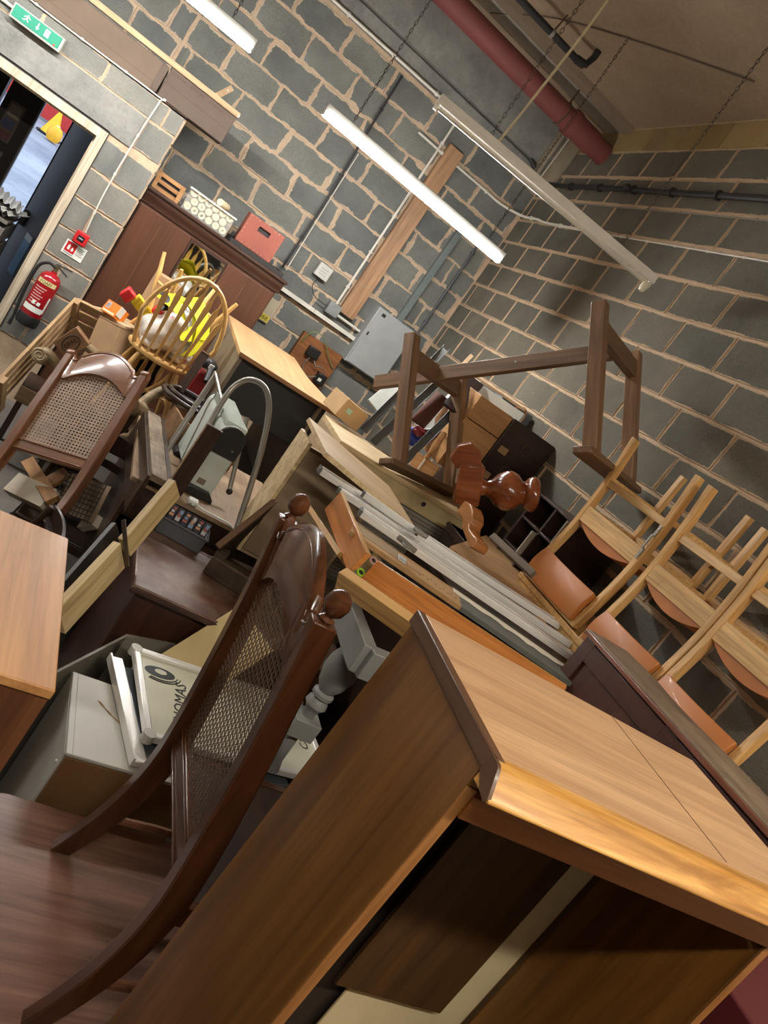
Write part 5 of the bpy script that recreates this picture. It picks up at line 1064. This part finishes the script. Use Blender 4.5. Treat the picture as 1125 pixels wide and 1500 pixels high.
# ------------------------------------------------------------------ three oak chairs, upside down
oak = wood('oak_chair', (200, 150, 86), (226, 182, 118), 'z', 1.5, .4, .2, cont=1.1); oakx = wood('oak_chair_x', (204, 156, 94), (230, 190, 128), 'x', 2.0, .4, .15); tan_v = plain('tan_vinyl', (180, 110, 52), .48, var=.12, vs=6, coat=.04)
def oak_chair(M, label, W=.42, bracket=False):
    t = thing('oak_chair', M, label, 'chair', 'upturned oak chairs'); hw = W/2
    for s in (-1, 1):
        pts = [(s*hw, -.03, 0), (s*hw, -.005, .22), (s*hw, 0, .42), (s*hw, -.01, .56), (s*hw, -.045, .80)]; c = smooth_curve(pts, 5); mb = MB(); vs = []; fs = []
        for p in c:
            for a, b in ((-1, -1), (1, -1), (1, 1), (-1, 1)): vs.append((p.x+a*.015, p.y+b*.019, p.z))
        for i in range(len(c)-1):
            for j in range(4): fs.append((i*4+j, i*4+(j+1) % 4, i*4+4+(j+1) % 4, i*4+4+j))
        fs += [(3, 2, 1, 0), tuple(range(len(vs)-4, len(vs)))]; mb.add(vs, fs).build('back_post', oak, t, bev=.003)
        B('front_leg', (s*(hw-.002)-.016, .325, 0, s*(hw-.002)+.016, .357, .42), oak, t, bev=.003); B('side_rail', (s*hw-.012, .02, .37, s*hw+.012, .33, .42), oakx, t); B('side_stretcher', (s*hw-.009, .015, .20, s*hw+.009, .33, .225), oakx, t)
    B('back_stretcher', (-hw+.014, -.012, .215, hw-.014, .010, .25), oakx, t, bev=.003); B('front_rail', (-hw+.014, .33, .36, hw-.014, .352, .42), oakx, t)
    n = 14; iw = hw-.014                                   # bowed rear seat rail and pad above it
    def arch(x): return .055*(1-(x/iw)**2)
    rail = [(x, .375+.0*x) for x in [-iw+2*iw*k/n for k in range(n+1)]]
    MB().prism([(x, .37) for x in [-iw, iw]]+[(iw-2*iw*k/n, .43+.02-arch(iw-2*iw*k/n)*.0) for k in range(n+1)], -.016, .014, 'y').build('rear_seat_rail', oakx, t)
    def seatf(u, v):
        x = -iw+2*iw*u; return (x, -.008+.33*v, .452+.035*(1-(2*u-1)**2)*(1-(2*v-1)**4)+.0)
    MB().prism([(-iw, .45), (iw, .45)]+[(iw-2*iw*k/n, .452+.048*(1-(1-2*k/n)**2)) for k in range(n+1)], -.006, .33, 'y').build('seat_pad', tan_v, t, bev=.006)
    MB().grid(lambda u, v: (-iw+.004+(2*iw-.008)*u, -.03-.022*(1-(2*u-1)**2)-.016*v-.014*math.sin(math.pi*v), .655+.135*v), 14, 6, -.035).build('back_pad', tan_v, t, bev=.004)
    B('crest_strip', (-hw-.014, -.066, .792, hw+.014, -.030, .812), oakx, t, bev=.003)
    if bracket:
        b_ = MB(); b_.bar((-hw-.002, -.026, .365), (-hw-.002, -.026, .42), .014, .004, up=(0, 1, 0)); b_.bar((-hw-.002, -.034, .30), (-hw-.002, -.034, .37), .010, .006, up=(0, 1, 0)); b_.bar((-hw-.002, -.026, .25), (-hw-.002, -.026, .305), .014, .004, up=(0, 1, 0))
        lk = b_.build('link_bracket', stl, t)
        for z in (.27, .40): MB().sphere((-hw-.002, -.030, z), .004, 8, 5).build('bracket_screw', white_metal, lk)
    return t
XC = 2.3
FLIP = Matrix(((0, 1, 0, 0), (1, 0, 0, 0), (0, 0, -1, 0), (0, 0, 0, 1)))
def put(yc, zf, rz=0): return Matrix.Translation((XC, yc, R+zf)) @ Matrix.Rotation(rz, 4, 'Z') @ FLIP
oak_chair(put(2.70, .247, .02), 'upside-down oak chair with tan vinyl pads, steel link bracket on its post', .47, True)
oak_chair(put(2.165, .237), 'upside-down oak chair with tan vinyl pads, middle of the row', .40)
oak_chair(put(1.73, .232), 'upside-down oak chair with tan vinyl pads, at the sideboard end of the row', .395)
t = thing('pine_chest', Matrix.Translation((2.245, 1.40, 0)), 'long pine chest along the wall that the upturned chairs stand on', 'chest')
B('carcass', (0, 0, 0, .44, 1.56, R-.60), pnn, t, bev=.004); B('lid', (-.01, -.01, R-.60, .445, 1.57, R-.572), pnn, t, bev=.004)
# pigeonhole shelf beyond the chairs
t = thing('pigeonhole_shelf', Matrix.Translation((2.36, 3.02, R-.72)), 'small dark pigeonhole shelf with grey-edged dividers by the wall', 'shelf')
for y in (0, .19, .40): B('divider', (0, y, 0, .33, y+.016, .48), dkc, t)
for z in (0, .16, .32, .47): B('shelf_board', (0, .016, z, .33, .40, z+.012), dkc, t)
B('back', (.318, .016, .012, .33, .40, .47), dkc, t)
for y, z in ((.02, .33), (.2, .17)): B('grey_divider', (-.03, y, z, .1, y+.012, z+.14), plain('divider_grey', (150, 142, 128), .7), t)
# ------------------------------------------------------------------ mahogany sideboard by the chairs
sbm = wood('sideboard_mahogany', (62, 34, 30), (84, 48, 40), 'y', .8, .35, .2); sbt = wood('sideboard_top', (104, 88, 72), (144, 124, 102), 'y', 1, .7, dust=.4)
t = thing('mahogany_sideboard', upright((1.985, 1.02, 0), 0), 'dark red mahogany sideboard with panelled front and dusty top', 'sideboard')
H_ = R-.455
B('carcass', (.02, 0, 0, .235, 1.06, H_-.02), sbm, t); B('top', (-.004, -.02, H_-.02, .24, 1.075, H_), sbt, t, bev=.004); B('edge_mould', (-.012, -.02, H_-.024, -.004, 1.075, H_-.006), wood('edge_red', (110, 66, 50), (140, 88, 68), 'y', 1, .25, .4), t, bev=.003)
for y in (0, .50, 1.0): B('stile', (0, y, 0, .02, y+.06, H_-.022), sbm, t)
for z in (H_-.10, H_-.50): B('frame_rail', (0, .06, z, .02, .50, z+.07), sbm, t); B('frame_rail', (0, .56, z, .02, 1.0, z+.07), sbm, t)
for y in (.06, .56): B('panel', (.012, y, H_-.44, .02, y+.44, H_-.10), wood('sideboard_panel', (72, 40, 34), (94, 56, 46), 'z', .6, .35, .2), t)

# ------------------------------------------------------------------ tall foreground cabinet
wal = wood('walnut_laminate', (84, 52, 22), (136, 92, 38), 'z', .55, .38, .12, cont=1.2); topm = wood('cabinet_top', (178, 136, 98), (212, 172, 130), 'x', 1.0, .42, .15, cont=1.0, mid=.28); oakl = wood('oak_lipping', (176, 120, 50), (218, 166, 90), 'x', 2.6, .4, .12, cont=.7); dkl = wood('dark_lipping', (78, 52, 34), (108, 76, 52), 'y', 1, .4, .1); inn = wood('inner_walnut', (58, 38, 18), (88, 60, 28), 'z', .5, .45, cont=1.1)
c0 = PZ(731, 1122, R-.36); c1 = PZ(612, 893, R-.36); yaw = -.038
TZ = R-1.64; CM = upright((c0.x, c0.y, TZ+.002), yaw); Dc = (c1-c0).length; Hc = R-.36-TZ-.002; Wc = .762
cab = thing('tall_cabinet', CM, 'tall walnut-sided open cabinet with tan top and oak front lipping', 'cabinet')
B('top', (.018, .02, Hc-.022, Wc, Dc, Hc), topm, cab, bev=.002); B('end_lipping', (0, .012, Hc-.026, .018, Dc, Hc+.001), dkl, cab, bev=.002)
MB().prism([(.022, Hc), (.004, Hc), (-.003, Hc-.003), (-.022, Hc-.034), (-.026, Hc-.037), (-.026, Hc-.041), (-.018, Hc-.043), (.022, Hc-.043)], .0, Wc, 'x').build('front_lipping', oakl, cab, bev=.0015)
MB().prism([(.022, Hc+.001), (.003, Hc+.001), (-.004, Hc-.003), (-.024, Hc-.036), (-.020, Hc-.044), (.0, Hc-.040), (.022, Hc-.026)], -.002, .004, 'x').build('lipping_end', dkl, cab)
B('under_rail', (.024, .022, Hc-.106, Wc-.03, .040, Hc-.068), wood('rail_orange', (150, 88, 34), (182, 116, 54), 'x', 1.5, .4, .2), cab); B('top_seam', (Wc*.66, .03, Hc, Wc*.663, Dc, Hc+.0006), dkl, cab, bev=0)
B('side_panel', (.006, .03, 0, .024, Dc-.005, Hc-.024), wal, cab); B('side_edge', (.006, .026, 0, .024, .03, Hc-.06), wood('edge_tan', (150, 98, 48), (176, 122, 68), 'z', 2, .5), cab)
B('side_panel', (Wc-.03, .03, 0, Wc-.012, Dc-.005, Hc-.024), wal, cab); B('side_edge', (Wc-.03, .026, 0, Wc-.012, .03, Hc-.06), MATS['edge_tan'], cab)
B('back_panel', (.024, Dc-.014, 0, Wc-.03, Dc-.008, Hc-.03), plain('void_dark', (44, 34, 26), .7), cab)  # dark sheet added where only the shadowed void behind would show
CI = CM.inverted()
def incab(px, py, yl):
    o = CI @ CAM; d = CI.to_3x3() @ ray(px, py); return o+d*((yl-o.y)/d.y)
yl = Dc-.05; a = incab(690, 1205, yl); b = incab(838, 1268, yl); lo = incab(560, 1462, yl); e_ = incab(875, 1290, yl); ll = incab(480, 1440, yl); rl_ = incab(640, 1483, yl)
print('CAB', c0, c1, yaw, Dc, a, b, lo, e_, ll, rl_)
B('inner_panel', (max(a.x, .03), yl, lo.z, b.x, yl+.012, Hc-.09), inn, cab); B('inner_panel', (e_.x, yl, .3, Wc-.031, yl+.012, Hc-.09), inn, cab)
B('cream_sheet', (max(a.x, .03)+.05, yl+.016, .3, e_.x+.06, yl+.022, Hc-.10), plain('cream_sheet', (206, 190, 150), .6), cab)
B('shelf', (.024, .03, .30, Wc-.03, Dc-.014, .318), wal, cab)
t = thing('maroon_case', upright((c0.x+.86, c0.y-.14, 0), 0), 'dark maroon upright case standing beside the tall cabinet', 'case'); B('body', (0, 0, 0, .30, .5, R-.62), plain('maroon_vinyl', (84, 30, 34), .45), t, bev=.006); B('lid_seam', (-.002, 0, R-.80, .302, .502, R-.795), black_gap, t)

# ------------------------------------------------------------------ coffee table and the tall cane chair on it
cof = wood('coffee_mahogany', (106, 74, 60), (148, 110, 92), 'x', .8, .38, .15, cont=1.1)
t = thing('low_dining_table', Matrix.Translation((.385, .22, 0)), 'low mahogany table with rounded corners under the tall cane chair', 'table')
def rr_(w, d, r, n=6): return [(cx+r*math.cos(a0+math.pi/2*k/n), cy+r*math.sin(a0+math.pi/2*k/n)) for cx, cy, a0 in ((w-r, d-r, 0), (r, d-r, math.pi/2), (r, r, math.pi), (w-r, r, 1.5*math.pi)) for k in range(n+1)]
MB().prism(rr_(1.11, 1.59, .07), TZ-.03, TZ, 'z').build('tabletop', cof, t, bev=.006)
for x in (.08, .97):
    for y in (.08, 1.45): B('leg', (x, y, 0, x+.06, y+.06, TZ-.03), dkwz, t)
for b in ((.11, .10, TZ-.10, 1.0, .12, TZ-.03), (.11, 1.47, TZ-.10, 1.0, 1.49, TZ-.03)): B('apron', b, dkw, t)
XC2 = .62
CH = Matrix(((0, 1, 0, XC2), (-1, 0, 0, 1.435), (0, 0, 1, TZ+.001), (0, 0, 0, 1)))
t = thing('cane_chair', CH, 'tall dark walnut chair with caned back, ball finials and carved crest', 'chair')
cane_chair(t, .47, 1.13, .405, mah, mahx, cane_m)
# the second cane chair, tipped back, by the crate
pA, pB, pD = P(105, 520, 3.95), P(213, 552, 3.90), P(15, 645, 3.67); ex = (pB-pA).normalized(); ez = -(pD-pA); ez = (ez-ex*ez.dot(ex)).normalized(); ey = ez.cross(ex)
wch = (pB-pA).length; hgt = (pD-pA).length
Hh, zr_ = .85, .85-hgt-.06
org_ = pA.lerp(pB, .5)-ez*(Hh-.0)
print('CANE2', wch, hgt, zr_, org_, ey)
t = thing('cane_chair', mat(ex, ey, ez, org_), 'worn lighter cane-backed chair tipped back beside the slatted crate', 'chair')
cane_chair(t, wch, Hh, max(zr_, .15), wornw, wornx, cane_l, finial=False, seat=False, bow=.022, pitch=.0170, sw=.52, dw=0)
# ------------------------------------------------------------------ near left: teak cabinet, grey pedestal, whiteboards
teak = wood('teak_top', (172, 120, 68), (202, 150, 94), 'y', .9, .45, .1, cont=1.1, mid=.35); teaks = wood('teak_side', (84, 48, 26), (108, 66, 38), 'z', .7, .5)
k0 = PZ(82, 1013, R-.78); k1 = PZ(101, 789, R-.78); yw = math.atan2(k1.y-k0.y, k1.x-k0.x)-math.pi/2; Dk = (k1-k0).length
t = thing('teak_cabinet', upright((k0.x, k0.y, 0), yw), 'teak cabinet with a worn orange-brown top and plain sides', 'cabinet')
B('top', (-.75, 0, R-.80, 0, Dk, R-.78), teak, t, bev=.003); B('side_panel', (-.022, .004, 0, -.002, Dk-.004, R-.80), teaks, t); B('side_panel', (-.748, .004, 0, -.728, Dk-.004, R-.80), teaks, t); B('front_panel', (-.728, .004, 0, -.022, .022, R-.80), teaks, t); B('back_panel', (-.728, Dk-.02, 0, -.022, Dk-.004, R-.80), teaks, t)
pz = R-1.49; q0 = PZ(97, 1103, pz); q1 = PZ(107, 983, pz); yw = math.atan2(q1.y-q0.y, q1.x-q0.x)-math.pi/2; Dp = (q1-q0).length
gw_ = plain('pedestal_grey', (186, 184, 174), .45, var=.05); brf = plain('pedestal_front_shade', (126, 94, 58), .5)  # brown puts the shade and bounced light on the grey front into colour
t = thing('grey_pedestal', upright((q0.x, q0.y, 0), yw), 'pale grey steel pedestal drawer unit with brown shade painted on its front', 'pedestal unit')
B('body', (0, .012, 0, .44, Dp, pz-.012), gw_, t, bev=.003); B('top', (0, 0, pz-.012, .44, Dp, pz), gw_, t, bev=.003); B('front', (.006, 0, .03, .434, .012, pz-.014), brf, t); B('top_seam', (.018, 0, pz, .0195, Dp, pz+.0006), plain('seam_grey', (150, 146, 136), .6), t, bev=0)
MB().sphere((-.001, .03, pz-.06), .005, 8, 5).build('rivet', white_metal, t)
sm_ = MB(); sm_.tube(smooth_curve([(.09, Dp*.72, pz+.0002), (.13, Dp*.60, pz+.0002), (.17, Dp*.5, pz+.0002), (.18, Dp*.40, pz+.0002)], 5), [.001+.003*abs(math.sin(i)) for i in range(16)], 5); sm_.build('rust_stain', plain('rust_stain', (168, 140, 104), .7), t)
# lower whiteboard with pen tray
def flat(p0, p1, p2, z):
    a, b, c = PZ(*p0, z), PZ(*p1, z), PZ(*p2, z); e = (b-a).normalized(); s = c-a; s -= e*s.dot(e); l2 = s.length; s.normalize(); n = e.cross(s)
    if n.z < 0: pass
    return mat(e, s, n, a), (b-a).length, l2
M, L1, L2 = flat((171, 977), (203, 1118), (215, 990), pz+.006)
n_ = 1 if (M.to_3x3() @ Vector((0, 0, 1))).z > 0 else -1
t = thing('whiteboard', M, 'steel-grey whiteboard with an aluminium pen tray lying on the grey pedestal', 'whiteboard')
B('panel', (0, .02, 0, L1, .58, .012*n_), plain('board_steel', (120, 128, 134), .18, .6), t, bev=.004); B('pen_tray', (-.03, -.03, 0, L1+.02, .018, .02*n_), alu, t, bev=.004); B('tray_lip', (-.03, -.036, 0, L1+.02, -.028, .032*n_), alu, t, bev=.002)
for x in (.0, L1-.02): MB().tube([(x, .05, .014*n_), (x+.02, .09, .014*n_)], .008, 8).build('corner_clip', gw_, t)
# upper whiteboard with writing
a, b, c = P(198, 953, 2.62), P(435, 1029, 2.85), P(235, 1083, 2.22)
zz = pz+.05; a, b, c = PZ(198, 953, zz), PZ(435, 1030, zz), PZ(236, 1084, zz); e = (b-a).normalized(); s = c-a; s = (s-e*s.dot(e)); lw, lh = (b-a).length, s.length; s.normalize()
M = mat(e, -s, e.cross(-s), a+s*lh)
print('WB', lw, lh, (M.to_3x3() @ Vector((0, 0, 1))).z)
t = thing('whiteboard', M, 'framed whiteboard with handwriting and an eye drawn on it', 'whiteboard')
B('surface', (0, 0, -.008, lw, lh, 0), plain('board_white', (196, 194, 172), .35, var=.06), t)
ink = plain('marker_black', (22, 22, 24), .5)
for bx_ in ((-.012, -.012, -.012, lw+.012, .012, .014), (-.012, lh-.012, -.012, lw+.012, lh+.012, .014), (-.012, .012, -.012, .012, lh-.012, .014), (lw-.012, .012, -.012, lw+.012, lh-.012, .014)): B('frame', bx_, alu, t, bev=.004)
for x in (0, lw):
    for y in (0, lh): MB().lathe([(.022, -.014), (.022, .016), (.001, .017)], 14, Matrix.Translation((x, y, 0))).build('corner_cap', gw_, t)
RT = Matrix.Rotation(math.radians(90), 4, 'Z')
MI = M.inverted()
def onboard(px, py): return MI @ PZ(px, py, zz)
for txt, sz, pa_, pb_ in (('THOMAS', .062, (262, 1072), (266, 998)), ('Cake', .055, (448, 1096), (430, 1068)), ('C', .07, (424, 1082), (420, 1072))):
    qa, qb = onboard(*pa_), onboard(*pb_); dq = qb-qa
    text_mesh('lettering', txt, sz, ink, t, Matrix.Translation(((qa.x+qb.x)/2, (qa.y+qb.y)/2, .001)) @ Matrix.Rotation(math.atan2(dq.y, dq.x), 4, 'Z'))
ey_ = MB(); ey_.prism([(.06*math.cos(a_), .030*math.sin(a_)) for a_ in [2*math.pi*k/20 for k in range(20)]], 0, .001, 'z', Matrix.Translation((lw*.12, lh*.80, .0006))); ob = ey_.build('drawn_eye', ink, t, smooth=0)
MB().prism([(.024*math.cos(a_), .014*math.sin(a_)) for a_ in [2*math.pi*k/16 for k in range(16)]], 0, .0006, 'z', Matrix.Translation((lw*.125, lh*.81, .0018))).build('eye_white', MATS['board_white'], ob, smooth=0)
for k in range(2): MB().tube([(lw*.12+(.07+.012*k)*math.cos(a_), lh*.80+(.042+.01*k)*math.sin(a_), .001) for a_ in [-2.2+.2*i for i in range(11)]], .0022, 5).build('drawn_line', ink, ob)
# two thin grey panels of an open-topped box, and cream board, behind the pedestal
gpn = plain('panel_darkgrey', (122, 116, 104), .6)
A_, C_, B_ = PZ(78, 980, R-1.47), PZ(192, 922, R-1.47), PZ(262, 936, R-1.47)
t = thing('grey_folded_panel', Matrix.Translation(C_+Vector((-.015, -.06, 0))), 'folded dark grey panel standing behind the pale grey pedestal', 'screen')
for q in (A_, B_):
    d_ = q-C_; MB().add([(0, 0, 0), d_, d_+Vector((0, 0, -.55)), (0, 0, -.55)]+[v+Vector((.0, .018, 0)) for v in (Vector((0, 0, 0)), d_, d_+Vector((0, 0, -.55)), Vector((0, 0, -.55)))], [(0, 1, 2, 3), (7, 6, 5, 4), (0, 4, 5, 1), (1, 5, 6, 2), (2, 6, 7, 3), (3, 7, 4, 0)]).build('leaf', gpn, t)
slab('cream_board', (236, 958), 2.86, (352, 886), 3.02, (285, 1030), .018, plain('cream_paint', (216, 194, 142), .55), 'cream painted board leaning behind the handwritten whiteboard', 'board')
# pale slats, metal strip and black channel left of the mahogany desk
psl = wood('pale_slat', (206, 180, 126), (226, 204, 156), 'x', .8, .5, cont=.6)
slab('pale_slat', (257, 704), 3.0, (182, 792), 2.80, (264, 728), .03, psl, 'pale wooden slat leaning against the mahogany desk corner, upper one', 'slat', group=None)
slab('pale_slat', (177, 796), 2.66, (86, 893), 2.42, (183, 832), .03, psl, 'pale wooden slat below the dark metal strip, lower one with a lip', 'slat')
slab('metal_strip', (177, 762), 2.72, (183, 832), 2.66, (183, 760), .006, plain('dark_strip', (84, 72, 60), .4, .6), 'narrow dark metal strip between the two pale slats', 'strip')
slab('black_channel', (170, 766), 2.95, (88, 860), 2.7, (178, 790), .02, plain('channel_black', (52, 46, 42), .45), 'black plastic channel lying behind the lower pale slat', 'channel')
# grey table with turned leg behind the tall chair
gtm = plain('grey_table_paint', (126, 126, 122), .5)
n1 = P(532, 968, 2.30); n0 = P(497, 868, 2.75)
t = thing('grey_table_frame', Matrix.Translation(n1), 'grey painted table frame with a fat turned leg behind the cane chair', 'table frame')
MB().bar((0, 0, 0), n0-n1, .05, .10).build('side_rail', gtm, t, bev=.004); MB().bar((.0, 0, 0), (.5, .06, 0), .05, .10).build('end_rail', gtm, t, bev=.004)
lc = P(497, 985, 2.52)-n1
MB().lathe([(.001, .12), (.05, .12), (.055, .10), (.075, .05), (.078, .0), (.06, -.06), (.036, -.095), (.05, -.105), (.05, -.12), (.034, -.13), (.048, -.145), (.052, -.165), (.04, -.18), (.028, -.2), (.034, -.45), (.05, -.5), (.001, -.5)], 24, Matrix.Translation(lc) @ Matrix.Diagonal((.78, .78, .85, 1))).build('turned_leg', gtm, t)
B('leg_block', (lc.x-.05, lc.y-.05, lc.z-.26, lc.x+.05, lc.y+.05, lc.z-.19), gtm, t, bev=.003)
# ------------------------------------------------------------------ dim clutter under the tipped cane chair
cush = plain('cushion_white', (206, 196, 176), .8)
t, L1, L2 = slab('seat_cushion', (4, 716), 3.75, (58, 742), 3.62, (28, 692), .06, cush, 'off-white drop-in chair seat under the tipped cane chair', 'cushion', part='pad')
t, L1, L2 = slab('tan_seat_frame', (30, 676), 3.9, (66, 735), 3.6, (48, 668), .03, wood('seat_tan', (140, 98, 58), (174, 130, 84), 'x', 1, .5), 'tan wooden seat frame crossing the off-white cushion', 'frame', part='frame_bar')
t, L1, L2 = slab('tan_chair_back', (64, 700), 3.85, (74, 712), 3.8, (92, 684), .02, MATS['seat_tan'], 'tan curved chair back rail beyond the cushion', 'chair back', part='rail')
t, L1, L2 = slab('seat_cushion', (112, 772), 3.7, (134, 768), 3.6, (122, 758), .04, cush, 'small off-white cushion corner behind the wire basket', 'cushion', part='pad')
wm = plain('wire_dark', (52, 46, 40), .5, .5)
M, L1, L2 = frame((72, 742), 3.7, (128, 764), 3.55, (100, 690), None, 'wire')
t = thing('wire_basket', M, 'dark wire mesh basket panel below the cane chair rail', 'basket'); L2 = min(L2, .4)
for i in range(11): MB().tube([(L1*i/10, 0, 0), (L1*i/10, L2, 0)], .0028, 6).build('wire', wm, t)
for i in range(9): MB().tube([(0, L2*i/8, .003), (L1, L2*i/8, .003)], .0028, 6).build('wire', wm, t)
B('liner', (.0, .0, .03, L1, L2, .034), plain('liner_beige', (150, 128, 104), .8), t)
def dark_chair(M, label, group=None):
    """plain dark ladder-back chair, feet at z = 0, facing +y"""
    t = thing('ladderback_chair', M, label, 'chair')
    for s in (-1, 1):
        MB().tube(smooth_curve([(s*.2, -.02, 0), (s*.2, 0, .42), (s*.19, -.02, .7), (s*.185, -.06, .95)], 5), .017, 8).build('back_post', dkwz, t); B('front_leg', (s*.2-.017, .36, 0, s*.2+.017, .394, .42), dkwz, t); B('side_rail', (s*.2-.01, .01, .37, s*.2+.01, .37, .42), dkw, t); B('stretcher', (s*.2-.008, .01, .18, s*.2+.008, .37, .20), dkw, t)
    for z, h in ((.52, .05), (.64, .05), (.78, .05), (.88, .09)): MB().grid(lambda u, v: (-.19+.38*u, -.035-.12*(z-.52)-.02*math.sin(math.pi*u), z+h*v+(.03*math.sin(math.pi*u)*v if h > .06 else 0)), 10, 2, .014).build('back_slat', dkw, t)
    B('seat', (-.2, .0, .41, .2, .38, .44), dkw, t, bev=.01); B('front_rail', (-.2, .37, .37, .2, .385, .42), dkw, t)
    return t
c = P(178, 655, 4.0)
dark_chair(Matrix.Translation((c.x-.06, c.y-.10, 0)) @ Matrix.Rotation(math.radians(172), 4, 'Z') @ Matrix.Diagonal((1, .8, c.z/.93, 1)), 'dark ladder-back chair in the gap between cane chair and scraped rail')
c = P(60, 760, 3.5)
dark_chair(Matrix.Translation((c.x-.02, c.y-.28, 0)) @ Matrix.Rotation(math.radians(100), 4, 'Z') @ Matrix.Diagonal((1, 1, .62, 1)), 'dark ladder-back chair on the floor under the cushions')
t = thing('dark_stretcher_table', Matrix.Translation((-.60, 2.0, 0)), 'low dark slatted table on the floor behind the teak cabinet', 'table')
for i in range(6): B('slat', (0, .02+.1*i, .42, .8, .10+.1*i, .44), dkw, t)
for x in (.02, .74):
    for y in (.02, .56): B('leg', (x, y, 0, x+.04, y+.04, .42), dkwz, t)
# clear bag caught by the plywood edge
t = thing('clear_bag', Matrix.Translation(PZ(787, 838, R-.585)), 'scrunched clear plastic bag caught by the plywood edge', 'bag'); blob((0, 0, 0), .05, (1.1, .8, .6), 41, 20, 12, .3).build('bag', plain('bag_film', (176, 170, 152), .2, trans=.5), t, smooth=60)
t = thing('blanket_chest', Matrix.Translation((-.70, 3.40, 0)), 'dark low blanket chest on the floor beside the off-white cushion', 'chest')
B('carcass', (0, 0, 0, .62, .62, .38), dkw, t, bev=.004); B('lid', (-.015, -.015, .382, .635, .635, .41), dkw, t, bev=.006); B('hasp', (.28, -.022, .33, .33, -.015, .39), stl, t)
